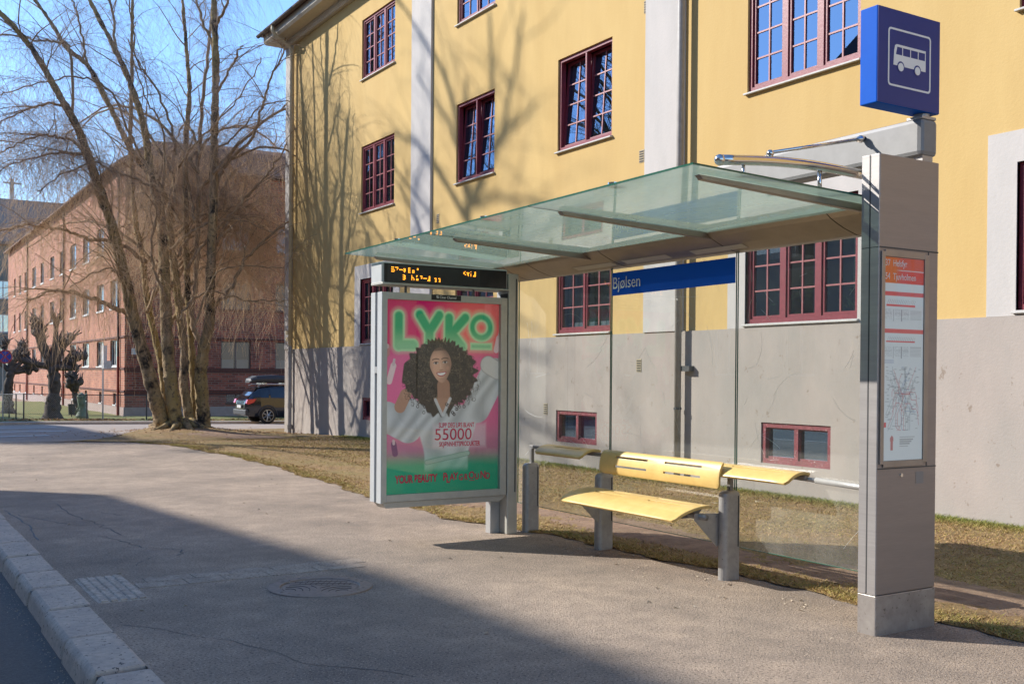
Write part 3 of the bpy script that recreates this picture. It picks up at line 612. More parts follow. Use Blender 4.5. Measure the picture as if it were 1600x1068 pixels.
gp = [(xa-.06+.065*math.cos(math.pi+math.pi*k/n), rz-.01+.065*math.sin(math.pi+math.pi*k/n)) for k in range(n+1)]; gp += [(p[0]*.0+(xa-.06)+(p[0]-xa+.06)*.85, p[1]+.004) for p in gp[::-1]]
mb.prism(gp, 'y', ya, yc+.02); mb.build('gutter', 'gutter_brown', rf)
d1 = MB().tube([(xa-.06, 28.72, 11.28), (xa-.06, 28.72, 11.16), (xa+.03, 28.72, 11.02), (FX-.2, 28.72, 10.80), (FX-.12, 28.72, 10.70), (FX-.12, 28.72, 10.5), (FX-.12, 28.72, 2.35)], .052, 12).build('downpipe', 'pipe_cream', yb, smooth=True)
MB().tube([(FX-.12, 28.72, 2.35), (FX-.12, 28.72, -.25)], .055, 12).tube([(FX-.12, 28.72, .12), (FX-.12, 28.72, 0)], .075, 12).tube([(FX-.12, 28.72, .72), (FX-.12, 28.72, .60)], .068, 12).tube([(FX-.12, 28.72, 1.75), (FX-.12, 28.72, 1.71)], .066, 12).build('lower_pipe', 'pipe_grey', d1)
d2 = MB().tube([(FX-.14, 12.04, 11.2), (FX-.14, 12.04, .05)], .052, 12).build('downpipe', 'pipe_grey', yb, smooth=True)
MB().tube([(FX-.14, 12.04, 1.12), (FX-.14, 12.04, 1.09)], .062, 12).tube([(FX-.14, 12.04, 3.2), (FX-.14, 12.04, 3.17)], .062, 12).box(FX-.13, FX-.03, 11.80, 11.98, 1.66, 1.74).build('pipe_bracket', 'seam_dark', d2)
for (y, z, h_) in ((29.15, 2.75, .13), (29.15, 2.55, .13)): MB().box(FX-.066, FX-.05, y-.09, y+.09, z-.06, z+.06).build('house_plate', 'vent_frame', yb)

# ------------------------------------------------------------------ bus shelter
sh = thing('bus_shelter', 'bus shelter with sloping green glass roof, glass back wall and wide steel end pillar', 'bus shelter', (5.6, 7, 0))
px0, px1, py0, py1 = 5.33, 5.90, 4.33, 4.465
pil = MB().box(px0, px1, py0, py1, .25, 2.975).build('pillar', 'steel_door', sh, bevel=.006)
MB().box(px0-.003, px0+.012, py0+.001, 4.395, .25, 2.974).box(px0-.003, px0+.012, 4.404, py1-.001, .25, 2.974).build('side_profile', 'steel', pil, bevel=.002)
MB().box(px0-.002, px1+.002, py0-.002, py1+.002, -.02, .247).build('pillar_foot', 'steel_dirty', pil, bevel=.005)
mb = MB(); mb.box(px0-.0035, px0+.01, 4.396, 4.403, .26, 2.97).box(px0+.005, px1-.001, py0-.003, py0+.005, 2.396, 2.404).box(px0+.005, px1-.001, py0-.003, py0+.005, 1.028, 1.034).box(5.800, 5.805, py0-.003, py0+.005, 1.034, 2.396)
mb.box(px0-.003, px0+.005, py0+.003, py1-.003, 2.397, 2.401); mb.build('seam', 'seam_dark', pil)
case = MB(); case.box(5.345, 5.378, py0-.012, py0+.002, 1.06, 2.375).box(5.755, 5.797, py0-.012, py0+.002, 1.06, 2.375).box(5.378, 5.755, py0-.0115, py0+.002, 1.04, 1.078).box(5.378, 5.755, py0-.0115, py0+.002, 2.345, 2.385)
case = case.build('map_case', 'beam_metal', sh, bevel=.002)
MB().tube([(5.56, py0+.002, .985), (5.56, py0-.006, .985)], .012, 14).build('lock', 'chrome', pil); MB().box(5.70, 5.775, py0-.0015, py0+.002, .925, 1.0).build('sticker', 'sticker_grey', pil)

# printed sheets: a fine grid whose points carry the printed colours
def printed(name, nx, ny, paint, org, xd, yd, wdt, hgt, parent):
    u, v = np.meshgrid((np.arange(nx)+.5)/nx, (np.arange(ny)+.5)/ny); c_ = paint(u, v); xd = np.array(xd, float); yd = np.array(yd, float)
    U, V_ = np.meshgrid(np.linspace(0, 1, nx), np.linspace(0, 1, ny)); P_ = np.array(org)+U[..., None]*xd*wdt-V_[..., None]*yd*hgt
    i, j = np.meshgrid(np.arange(ny-1), np.arange(nx-1), indexing='ij'); a = (i*nx+j).ravel()
    return npmesh(name, P_.reshape(-1, 3), np.stack([a, a+nx, a+nx+1, a+1], 1), 'printed', parent, cols=c_.reshape(-1, 3))
def ss(x, a, b): t = np.clip((x-a)/(b-a), 0, 1); return t*t*(3-2*t)
def over(img, mask, c): return img*(1-mask[..., None])+np.array(c)*mask[..., None]
def seg(u, v, ax, ay, bx_, by_, asp=1.0):
    px, py = (u-ax)*asp, v-ay; dx, dy = (bx_-ax)*asp, by_-ay; t = np.clip((px*dx+py*dy)/(dx*dx+dy*dy+1e-9), 0, 1); return np.hypot(px-t*dx, py-t*dy)

def paint_map(u, v):
    rng = np.random.default_rng(4); img = np.ones(u.shape+(3,))*np.array([.60, .64, .63]); asp = .42/1.27
    red = (.62, .075, .05)
    img = over(img, (v < .062)*1., (.60, .10, .045)); img = over(img, ((v >= .065) & (v < .128))*1., red); 
    img = over(img, (v < .128)*(1-ss(u, .25, .45)), (.62, .16, .04))
    for (v0, v1, u0, u1) in ((.168, .188, 0, 1), (.352, .372, 0, 1), (.232, .240, .05, .78), (.41, .418, .05, .78)): img = over(img, ((v > v0) & (v < v1) & (u > u0) & (u < u1))*.9, (.62, .06, .05))
    for vb in (.195, .378):
        for k in range(16): d = seg(u, v, .08+k*.045, vb+.032, .12+k*.045, vb+.012, asp); img = over(img, (d < .0012)*.6, (.12, .12, .12))
        for k in range(7): img = over(img, ((np.abs(v-(vb+.062+k*.0075)) < .0022) & (((u > .02) & (u < .2)) | ((u > .26) & (u < .42)) | ((u > .46) & (u < .62))))*.35*(rng.random(u.shape) < .7), (.2, .22, .22))
        img = over(img, ((v > vb+.06) & (v < vb+.11) & (u > .66) & (u < .95))*.45*(np.sin(v*900) > -.2), (.25, .25, .25)); img = over(img, ((np.abs(u-.235) < .008) | (np.abs(u-.44) < .008))*((v > vb+.06) & (v < vb+.12))*.8, (.15, .15, .16))
    img = over(img, ((v > .50) & (v < .525) & (u < .25))*.4*(np.sin(v*1200) > 0), (.2, .25, .4))
    for k in range(46):      # the transit map: short kinked lines between town centre and suburbs
        x, y = rng.normal(.5, .10), rng.normal(.69, .035); a = rng.uniform(0, 6.28); c_ = [(.25, .27, .27), (.45, .12, .12), (.25, .3, .3), (.2, .28, .4), (.45, .12, .12), (.3, .32, .3)][k % 6]
        for q in range(5):
            l = rng.uniform(.04, .12); a2 = round(a/(math.pi/4))*math.pi/4; nx_, ny_ = x+math.cos(a2)*l, y+math.sin(a2)*l*asp*1.6; nx_ = min(.9, max(.04, nx_)); ny_ = min(.85, max(.54, ny_))
            img = over(img, (seg(u, v, x, y, nx_, ny_, asp) < .0016)*.75, c_); x, y = nx_, ny_; a += rng.normal(0, .5)
    for k in range(150):
        x, y = rng.uniform(.05, .92), rng.uniform(.54, .85); img = over(img, ((np.abs(u-x) < .03) & (np.abs(v-y) < .0016))*.55, (.2, .22, .22))
    for k in range(5): img = over(img, ((np.abs(v-(.885+k*.011)) < .0028) & (u > .42) & (u < .80-.04*k))*.6, (.15, .15, .15))
    img = over(img, ((v > .81) & (v < .835) & (u < .07))*.9, (.6, .05, .05)); img = over(img, ((np.hypot((u-.22)*asp*1.3, (v-.895)) < .018) | ((np.abs(u-.22) < .035) & (np.abs(v-.925) < .022)))*.85, (.42, .10, .09))
    return img
printed('timetable_sheet', 96, 290, paint_map, (5.381, py0-.004, 2.342), (1, 0, 0), (0, 0, 1), .372, 1.262, case)
textobj('route_name', '37  Helsfyr', .058, (5.384, py0-.0048, 2.288), (1, 0, 0), (0, 0, 1), 'icon_white', case, sx=.8)
textobj('route_name', '54  Tjuvholmen', .058, (5.384, py0-.0048, 2.205), (1, 0, 0), (0, 0, 1), 'icon_white', case, sx=.8)
MB().add([(5.378, py0-.007, 1.078), (5.755, py0-.007, 1.078), (5.755, py0-.007, 2.345), (5.378, py0-.007, 2.345)], [(0, 1, 2, 3)]).build('cover_glass', 'cover_glass', case)

# roof glass: three panes, falling gently towards the back
def rz_(x, y): return 2.782-.034*(x-3.95)-.0085*(y-4.5)
for a, b in ((4.50, 6.20), (6.21, 7.80), (7.81, 9.47)):
    mb = MB(); vs = []
    for x in (3.97, 5.62):
        for y in (a, b): vs += [(x, y, rz_(x, y)), (x, y, rz_(x, y)+.012)]
    mb.add(vs, [(0, 4, 6, 2), (1, 3, 7, 5)]); o = mb.build('roof_pane', 'roof_glass', sh)
    mb = MB(); mb.add(vs, [(0, 2, 3, 1), (4, 5, 7, 6), (0, 1, 5, 4), (2, 6, 7, 3)]); mb.build('pane_edge', 'glass_edge', o)
for y, xs_ in ((4.66, 4.14), (6.17, 4.20), (7.80, 4.24), (9.36, 4.22)):
    MB().prism([(xs_, rz_(xs_, y)-.008), (xs_+.03, rz_(xs_, y)-.035), (5.66, rz_(5.66, y)-.055), (5.66, rz_(5.66, y)-.004)], 'y', y-.022, y+.022).build('roof_rail', 'beam_metal', sh, bevel=.004)
for y in (5.3, 6.9, 8.4): MB().tube([(4.02, y, rz_(4, y)+.012), (4.02, y, rz_(4, y)+.03)], .035, 12).build('roof_clamp', 'chrome', sh)
# back beam with a curved underside
prof = [(5.56, 2.700), (5.60, 2.672), (5.66, 2.645), (5.73, 2.617), (5.80, 2.596), (5.87, 2.578), (5.95, 2.575), (5.97, 2.60), (5.97, 2.72), (5.93, 2.77), (5.75, 2.775), (5.60, 2.725)]
bm = MB().prism(prof, 'y', 4.467, 9.52).build('back_beam', 'beam_metal', sh)
mb = MB()
for y in (4.95+.0, 6.15, 7.55, 8.75, 9.2): mb.prism([(p[0]*1.0-.0015, p[1]-.0015) for p in prof[:7]]+[(5.9, 2.66)], 'y', y, y+.006)
mb.build('seam', 'seam_dark', bm)
for a, b in ((6.85, 7.45), (5.95, 6.55), (7.6, 8.2)):
    MB().prism([(5.745, 2.609), (5.745, 2.612), (5.82, 2.592), (5.82, 2.587)], 'y', a, b).build('pale_panel', 'pale_panel', bm)  # pale flat panels on the underside of the beam
# glass back wall
for a, b in ((4.47, 6.15), (6.165, 7.79), (7.805, 9.40)):
    g = MB().add([(5.905, a, .25), (5.905, b, .25), (5.905, b, 2.58), (5.905, a, 2.58)], [(0, 1, 2, 3)]).build('back_glass', 'shelter_glass', sh)
    MB().box(5.900, 5.910, a, a+.004, .25, 2.58).box(5.900, 5.910, b-.004, b, .25, 2.58).box(5.900, 5.910, a+.004, b-.004, .248, .253).build('glass_edge', 'glass_edge', g)
    mb = MB()
    for k in range(26):   # scratches in the glass
        yc_, zc_ = rr.uniform(a+.1, b-.1), rr.uniform(.5, 2.4); an_ = rr.uniform(0, 6.28); l = rr.uniform(.05, .35); cv = rr.uniform(-4, 4); pts = []
        for q in range(9):
            pts.append((5.9035, min(b-.01, max(a+.01, yc_)), min(2.55, max(.27, zc_)))); yc_ += math.cos(an_)*l/8; zc_ += math.sin(an_)*l/8; an_ += cv*l/8
        mb.tube(pts, .0009, 3, False)
    tag(mb.build('scratches', 'paper', g), kind='stuff')
nb = MB().add([(5.898, 6.172, 2.335), (5.898, 7.785, 2.325), (5.898, 7.785, 2.535), (5.898, 6.172, 2.54)], [(0, 1, 2, 3)]).build('name_board', 'blue_name', sh)
textobj('stop_name', 'Bjølsen', .152, (5.889, 7.765, 2.388), (0, -1, 0), (0, 0, 1), 'text_white', nb, sx=.93)
# slim rail closing the gap beside the pillar, end post at the advertising panel
MB().tube([(5.875, 4.47, .828), (5.87, 5.30, .850)], .022, 12).tube([(5.87, 5.30, .850), (5.868, 5.50, .855)], .017, 10).build('side_rail', 'alu_light', sh, smooth=True)
ep = MB().box(5.50, 5.62, 8.955, 9.10, 0, 2.60).build('end_post', 'frame_grey', sh, bevel=.008)
MB().box(5.395, 5.51, 9.105, 9.20, -.02, .33).box(5.51, 5.612, 9.105, 9.20, -.02, 2.58).build('post_shoe', 'alu_light', ep, bevel=.004)
MB().box(5.585, 5.595, 8.950, 8.956, .42, 2.55).build('groove', 'seam_dark', ep)
# curved stainless tube above the roof, its standoffs, tie rod and the big arm of the stop sign
pts = [(4.31+(5.55-4.31)*t, 4.65, 2.870+.045*t+.028*math.sin(math.pi*t)) for t in np.linspace(0, 1, 14)]
tb = MB().tube(pts, .031, 20).ball(pts[0], .034, 16).build('roof_tube', 'chrome', sh, smooth=True)
MB().tube([(4.50, 4.65, 2.78), (4.50, 4.65, 2.86)], .010, 10).tube([(5.155, 4.65, 2.75), (5.155, 4.65, 2.90)], .014, 10).build('standoff', 'chrome', tb, smooth=True)
rod = MB().tube([(4.74, 4.65, 2.965), (5.68, 4.78, 3.185)], .011, 10).build('tie_rod', 'chrome', sh, smooth=True)
MB().ball((4.72, 4.65, 2.955), .024, 12).tube([(4.72, 4.65, 2.90), (4.72, 4.65, 2.965)], .016, 10).ball((5.69, 4.78, 3.187), .026, 12).tube([(5.66, 4.78, 3.18), (5.725, 4.785, 3.195)], .018, 10).build('clevis', 'chrome', rod, smooth=True)
arm = MB().box(5.725, 5.895, 4.335, 6.25, 3.01, 3.25).build('sign_arm', 'arm_metal', sh, bevel=.03)
MB().box(5.76, 5.86, 4.35, 4.42, 2.97, 3.02).build('arm_foot', 'steel', arm)

# ------------------------------------------------------------------ stop sign
ss_ = thing('bus_stop_sign', 'blue box sign with a white bus pictogram on the steel arm above the shelter pillar', 'bus stop sign', (5.6, 4.4, 3.25))
bxs = MB().box(5.30, 5.90, 4.335, 4.465, 3.285, 3.88).build('sign_box', 'blue_box', ss_, bevel=.006)
fc = MB().box(5.304, 5.896, 4.3315, 4.336, 3.289, 3.876).build('face', 'blue_face', ss_)
MB().tube([(5.81, 4.40, 3.24), (5.81, 4.40, 3.29)], .05, 16).build('neck', 'steel', ss_); MB().box(5.74, 5.88, 4.34, 4.46, 3.245, 3.265).build('neck_plate', 'steel', ss_, bevel=.004)
def flat(name, polys, m, parent, y, x0, z0):    # polygons in the sign plane, (x, z) in metres from x0, z0
    mb = MB()
    for p in polys: mb.prism([(x0+a, z0+b) for a, b in p], 'y', y-.0012, y)
    return mb.build(name, m, parent)
def rring(cx, cz, w_, h_, r_, t_):              # rounded rectangle outline as quads
    def loop(w2, h2, r2):
        pts = []
        for (sx_, sz_, a0) in ((1, 1, 0), (-1, 1, 90), (-1, -1, 180), (1, -1, 270)):
            for k in range(5): a = R(a0+k*22.5); pts.append((cx+sx_*(w2-r2)+r2*math.cos(a), cz+sz_*(h2-r2)+r2*math.sin(a)))
        return pts
    A, B = loop(w_, h_, r_), loop(w_-t_, h_-t_, r_-t_*.7); n_ = len(A); return [[A[k], A[(k+1) % n_], B[(k+1) % n_], B[k]] for k in range(n_)]
sx0, sz0 = 5.60, 3.582
polys = rring(0, 0, .205, .180, .025, .012)
flat('pictogram_frame', polys, 'icon_white', fc, 4.331, sx0, sz0)
body = [[(-.155, -.048), (-.148, .045), (-.14, .075), (-.125, .083), (.155, .083), (.155, .068), (-.12, .068), (-.132, .02)],
        [(-.155, -.048), (-.132, .02), (.155, .02), (.155, -.048)], [(.148, .02), (.148, .07), (.155, .07), (.155, .02)]]
for xx in (-.072, .004, .078): body.append([(xx, .018), (xx, .07), (xx+.007, .07), (xx+.007, .018)])
def disc(cx, cz, r_, n_=20): return [(cx+r_*math.cos(2*math.pi*k/n_), cz+r_*math.sin(2*math.pi*k/n_)) for k in range(n_)]
flat('pictogram', body, 'icon_white', fc, 4.331, sx0, sz0)
flat('wheel_gap', [disc(-.085, -.052, .034), disc(.075, -.052, .034)], 'blue_face', fc, 4.3302, sx0, sz0); flat('pictogram_wheel', [disc(-.085, -.054, .026), disc(.075, -.054, .026)], 'icon_white', fc, 4.3292, sx0, sz0)

# ------------------------------------------------------------------ advertising panel
ad = thing('advertising_panel', 'glazed advertising light box with a pink and green LYKO beauty poster of a smiling woman', 'advertising panel', (4.8, 9.07, .3))
ax0, ax1, ay0, ay1, az0, az1 = 4.12, 5.485, 8.95, 9.21, .395, 2.355
fr = MB(); iu0, iu1, iz0, iz1 = 4.178, 5.412, .462, 2.290
fr.box(ax0+.002, iu0, ay0, ay0+.05, az0, az1).box(iu1, ax1, ay0, ay0+.05, az0, az1).box(iu0, iu1, ay0+.0005, ay0+.05, az0, iz0).box(iu0, iu1, ay0+.0005, ay0+.05, iz1, az1)
fr.build('frame', 'frame_grey', ad, bevel=.003)
MB().box(ax0+.03, ax1, ay0+.051, ay1-.002, az0+.004, az1-.004).build('case', 'rail_grey', ad)
MB().box(ax0, ax0+.028, 8.953, 9.052, az0-.01, az1).build('edge_profile', 'alu_white', ad, bevel=.002); MB().box(ax0+.001, ax0+.028, 9.105, 9.20, az0-.01, az1).build('edge_profile', 'alu_white', ad, bevel=.002)
MB().box(ax0+.0, ax0+.004, 9.056, 9.10, 1.60, 1.66).build('latch', 'alu_light', ad)
MB().prism([(ax0+.02, az0-.004), (ax0+.07, .335), (ax1-.06, .335), (ax1+.02, az0-.004)], 'y', ay0+.03, ay1-.03).build('bottom_beam', 'frame_grey', ad, bevel=.003)
for x in (4.42, 5.16): MB().tube([(x, 9.07, 2.35), (x, 9.07, 2.43)], .012, 10).build('hanger', 'rail_grey', ad)
MB().box(ax1+.001, ax1+.014, 8.97, 9.09, .42, 2.40).build('hinge', 'rubber', ad)

def paint_poster(u, v):
    rng = np.random.default_rng(11); A = 1.234/1.828
    img = np.zeros(u.shape+(3,)); x = u*A
    top = np.array([.60, .01, .13])*(1-ss(u, .3, .75))[..., None]+np.array([.80, .13, .12])*ss(u, .3, .75)[..., None]
    mid = np.array([.66, .12, .26]); low = np.array([.45, .17, .25]); grn = np.array([.02, .30, .16])
    t1 = ss(v, .22, .31)[..., None]; img = top*(1-t1)+mid*t1; t2 = ss(v, .6, .78)[..., None]; img = img*(1-t2)+low*t2; t3 = ss(v, .76, .87)[..., None]; img = img*(1-t3)+grn*t3
    img = img*(1+.12*np.sin(u*3+v*2))[..., None]
    # floating bottles
    for (bu, bv, an, cc, L_) in ((.055, .37, .35, (.75, .55, .55), .05), (.085, .76, -.2, (.20, .08, .16), .03), (.985, .21, .3, (.7, .5, .5), .04), (.02, .26, .1, (.5, .2, .2), .02)):
        d = seg(u, v, bu-math.sin(an)*L_, bv+L_, bu+math.sin(an)*L_, bv-L_*.6, A); img = over(img, ss(-d, -.018, -.014), cc); d2 = seg(u, v, bu+math.sin(an)*L_, bv-L_*.7, bu+math.sin(an)*L_*1.4, bv-L_*1.2, A); img = over(img, ss(-d2, -.008, -.006), (.6, .45, .45))
    # big green letters with a soft halo
    def dist_letters():
        T = .030; ds = []
        def S(a, b, c, d): return seg(u, v, a, b, c, d, A)-T
        ds += [S(.115, .085, .115, .235), S(.115, .232, .235, .232)]
        ds += [S(.29, .075, .375, .16), S(.46, .075, .375, .16), S(.375, .16, .375, .24)]
        ds += [S(.545, .085, .545, .235), S(.69, .082, .57, .165), S(.57, .165, .66, .235)]
        ds += [np.abs(np.hypot((u-.835)*A, v-.13)-.055)-.021]
        ds += [np.maximum(np.abs(u-.835)-.095, np.abs(v-.232)-.016)]
        return np.minimum.reduce(ds)
    d = dist_letters(); img = over(img, ss(-d, -.03, .0)*.5, (.55, .62, .40)); img = over(img, ss(-d, -.006, .0), (.42, .66, .36)); img = over(img, ss(-d, .0, .014)*(1-.6*ss(v, .13, .25)), (.01, .36, .15))
    # robe: raised right arm, shoulders, left arm, torso
    def robe(mask, sh=0):
        nonlocal img
        fold = .5+.5*np.sin(u*38+v*26+3*np.sin(v*17+u*6)); c_ = np.array([.50, .51, .51])*(.72+.36*fold)[..., None]*(1-.25*sh); c_ = c_*(1-t3*.7)+np.array([.12, .42, .26])*t3*.7; img = img*(1-mask[..., None])+c_*mask[..., None]
    robe(ss(-seg(u, v, .80, .56, .95, .38, A), -.085, -.078)); robe(ss(-seg(u, v, .95, .40, .97, .36, A), -.07, -.065))
    img = over(img, ss(-seg(u, v, .90, .33, .985, .36, A), -.050, -.046), (.56, .54, .51)); img = over(img, ss(-np.abs(seg(u, v, .90, .33, .985, .36, A)-.047), -.004, -.001)*.6, (.25, .22, .21))
    robe(ss(-seg(u, v, .02, .60, .20, .66, A), -.08, -.075)); robe(ss(-seg(u, v, .22, .58, .34, .62, A), -.075, -.07), .3)
    tors = ss(v, .535, .55)*ss(u, .25-.02, .27)*(1-ss(u, .79, .82))*(1-ss(v, .86, .90)); wst = np.abs(u-.53)-(.27-.08*ss(v, .6, .82)); robe(tors*ss(-wst, -.01, .01))
    img = over(img, ss(-seg(u, v, .36, .84, .72, .80, A), -.014, -.010)*(1-ss(v, .9, .92)), (.30, .42, .34))
    img = over(img, ss(-np.abs(seg(u, v, .36, .84, .72, .80, A)-.012), -.003, -.001)*.6, (.1, .22, .16))
    # left hand and forearm behind the hair
    img = over(img, ss(-seg(u, v, .13, .55, .175, .49, A), -.034, -.030), (.42, .22, .14)); img = over(img, ss(-seg(u, v, .175, .49, .22, .46, A), -.022, -.018), (.46, .25, .16))
    # hair: a cloud of curls
    cx, cy = .485, .375; ang = np.arctan2((v-cy)*.75, (u-cx)*A*1.1)
    rad = np.hypot((u-cx)*A/.205, (v-cy)/.175)+.05*np.sin(ang*17+4*np.sin(ang*5))+.035*np.sin(ang*41)
    low_ = np.maximum(np.abs(u-.46)-(.30-.22*ss(v, .42, .60)), np.abs(v-.46)-.13)
    hair = np.maximum(ss(-rad, -1.03, -.97), ss(-(low_+.01*np.sin(u*90+v*40)), -.012, .0)); img = over(img, hair, (.050, .036, .024))
    for k in range(1500):
        a = rng.uniform(0, 6.28); q = rng.uniform(.30, 1.12); x0 = cx+math.cos(a)*q*.30; y0 = cy+.04+math.sin(a)*q*.19; r_ = rng.uniform(.003, .0105)
        if (abs(x0-.475) < .095 and abs(y0-.335) < .095) or y0 > .545: continue
        w_ = (np.abs(u-x0) < .05) & (np.abs(v-y0) < .035)
        if not w_.any(): continue
        d = np.abs(np.hypot((u[w_]-x0)*A, v[w_]-y0)-r_); an_ = np.arctan2(v[w_]-y0, u[w_]-x0); mk = (d < .0013)*(np.cos(an_-rng.uniform(0, 6.28)) > -.5)*rng.uniform(.3, .95); c_ = np.array([.13, .10, .065])*rng.uniform(.5, 1.5) if rng.random() < .5 else np.array([.012, .009, .007]); img[w_] = img[w_]*(1-mk[:, None])+c_*mk[:, None]
    # neck and neckline
    img = over(img, ss(-seg(u, v, .50, .44, .505, .53, A), -.040, -.034), (.36, .19, .12)); vneck = (np.abs(u-.49)-.075*(1-ss(v, .50, .60))); img = over(img, ss(-vneck, -.008, .004)*ss(v, .50, .515)*(1-ss(v, .585, .60)), (.40, .22, .14))
    img = over(img, ss(-seg(u, v, .43, .515, .49, .595, A), -.010, -.006)*.8, (.56, .57, .57)); img = over(img, ss(-seg(u, v, .56, .51, .50, .595, A), -.010, -.006)*.8, (.58, .59, .59))
    for (a, b, s_) in ((.30, .50, 1), (.66, .49, -1), (.36, .545, 1), (.615, .55, -1)):
        for k in range(14): x0, y0 = a+rng.normal(0, .03), b+rng.normal(0, .025); d = np.abs(np.hypot((u-x0)*A, v-y0)-.007); img = over(img, (d < .002)*.8, (.045, .032, .022))
    # face
    th = -.10; fu, fv = (u-.475)*A, v-.335; p = fu*math.cos(th)+fv*math.sin(th); q = -fu*math.sin(th)+fv*math.cos(th)
    fd = np.hypot(p/(.064-.020*np.clip(q/.09, 0, 1)), q/.092); face = ss(-fd, -1.03, -.97)
    sk = np.array([.56, .32, .215])*(1.12-.55*ss(p, -.01, .05)-.35*ss(-q, .035, .09)-.25*ss(-p, .035, .065)-.2*ss(q, .05, .09))[..., None]; img = img*(1-face[..., None])+sk*face[..., None]
    for sx in (-1, 1):
        ex, ey = sx*.027, -.014
        img = over(img, ss(-np.hypot((p-ex)/.0145, (q-ey)/.0062), -1.1, -.9), (.50, .44, .40)); img = over(img, ss(-np.hypot((p-ex)/.006, (q-ey)/.0062), -1.15, -.9), (.05, .03, .02))
        img = over(img, (ss(-np.abs(q-(ey-.0055+((p-ex)**2)*18)), -.0022, -.0008)*(np.abs(p-ex) < .016)), (.06, .03, .02)); img = over(img, (ss(-np.abs(q-(ey-.022+((p-ex)**2)*12)), -.0042, -.0015)*(np.abs(p-ex) < .021))*.9, (.10, .055, .035))
        img = over(img, ss(-np.hypot((p-sx*.040)/.016, (q-.018)/.018), -1, -.2)*.35, (.70, .36, .25))
    img = over(img, (ss(-np.hypot((p+.001)/.004, (q-.004)/.022), -1.1, -.3))*.35, (.74, .50, .38)); img = over(img, ss(-np.hypot((p)/.0135, (q-.026)/.0045), -1.1, -.8)*.6, (.28, .13, .08))
    mq = q-.047+((p)**2)*9; mouth = ss(-np.hypot(p/.030, mq/.0125), -1.08, -.92); img = over(img, mouth, (.42, .10, .10)); img = over(img, ss(-np.hypot(p/.024, (mq+.0005)/.0065), -1.08, -.92), (.80, .76, .72))
    img = over(img, ss(-np.hypot(p/.02, (q-.073)/.004), -1.2, -.6)*.3, (.3, .15, .1))
    img = over(img, face*ss(-q, .072, .082)*.8, (.07, .045, .03))
    # pale block under the offer text
    blk = np.maximum(np.abs(u-.645)-.235, np.abs(v-.705)-.06); img = over(img, ss(-blk, -.02, .015)*.55, (.62, .52, .54))
    img = img*(1+rng.normal(0, .035, u.shape))[..., None]
    return np.clip(img, 0, 1)
bd = printed('poster', 340, 500, paint_poster, (iu0-.004, ay0+.046, iz1+.004), (1, 0, 0), (0, 0, 1), iu1-iu0+.008, iz1-iz0+.008, ad)
def pu(u): return iu0+u*(iu1-iu0)
def pv(v): return iz1-v*(iz1-iz0)
for txt, sz, u_, v_, sx, bo in (('SLIPP DEG LØS BLANT', .064, .46, .662, .62, .0012), ('55000', .158, .42, .728, 1.06, .0), ('SKJØNNHETSPRODUKTER', .064, .465, .762, .60, .0012), ('YOUR BEAUTY', .100, .09, .944, .66, .004)):
    textobj('poster_text', txt, sz, (pu(u_), ay0+.0452, pv(v_)), (1, 0, .0), (0, 0, 1), 'ink_red', bd, sx=sx, bold=bo)
for k, (ch, dz, sz) in enumerate((('P', .004, .105), ('L', -.018, .10), ('A', .004, .09), ('Y', .010, .095), ('G', .0, .08), ('R', .0, .08), ('O', .008, .10), ('U', .0, .08), ('N', .008, .10), ('D', .0, .085))):
    textobj('poster_text', ch, sz, (pu(.50)+(0, .036, .075, .118, .175, .235, .285, .355, .415, .475)[k], ay0+.0452, pv(.944)+dz), (1, 0, 0), (0, 0, 1), 'ink_red', bd, sx=.82, bold=.0022)
MB().box(pu(.735), pu(.785), ay0+.0445, ay0+.0455, pv(.944)-.012, pv(.944)-.006).build('poster_text', 'ink_red', bd)
MB().add([(iu0, ay0+.02, iz0), (iu1, ay0+.02, iz0), (iu1, ay0+.02, iz1), (iu0, ay0+.02, iz1)], [(0, 1, 2, 3)]).build('glass_cover', 'cover_glass', ad)
lb = MB().box(4.635, 4.955, ay0-.003, ay0+.002, 2.302, 2.352).build('name_plate', 'label_black', ad)
textobj('name_text', 'Clear Channel', .034, (4.72, ay0-.0045, 2.318), (1, 0, 0), (0, 0, 1), 'icon_white', lb, sx=.92)
MB().box(4.685, 4.709, ay0-.0045, ay0-.003, 2.329, 2.334).box(4.689, 4.712, ay0-.0045, ay0-.003, 2.320, 2.325).box(4.685, 4.706, ay0-.0045, ay0-.003, 2.338, 2.343).build('name_text', 'icon_white', lb)

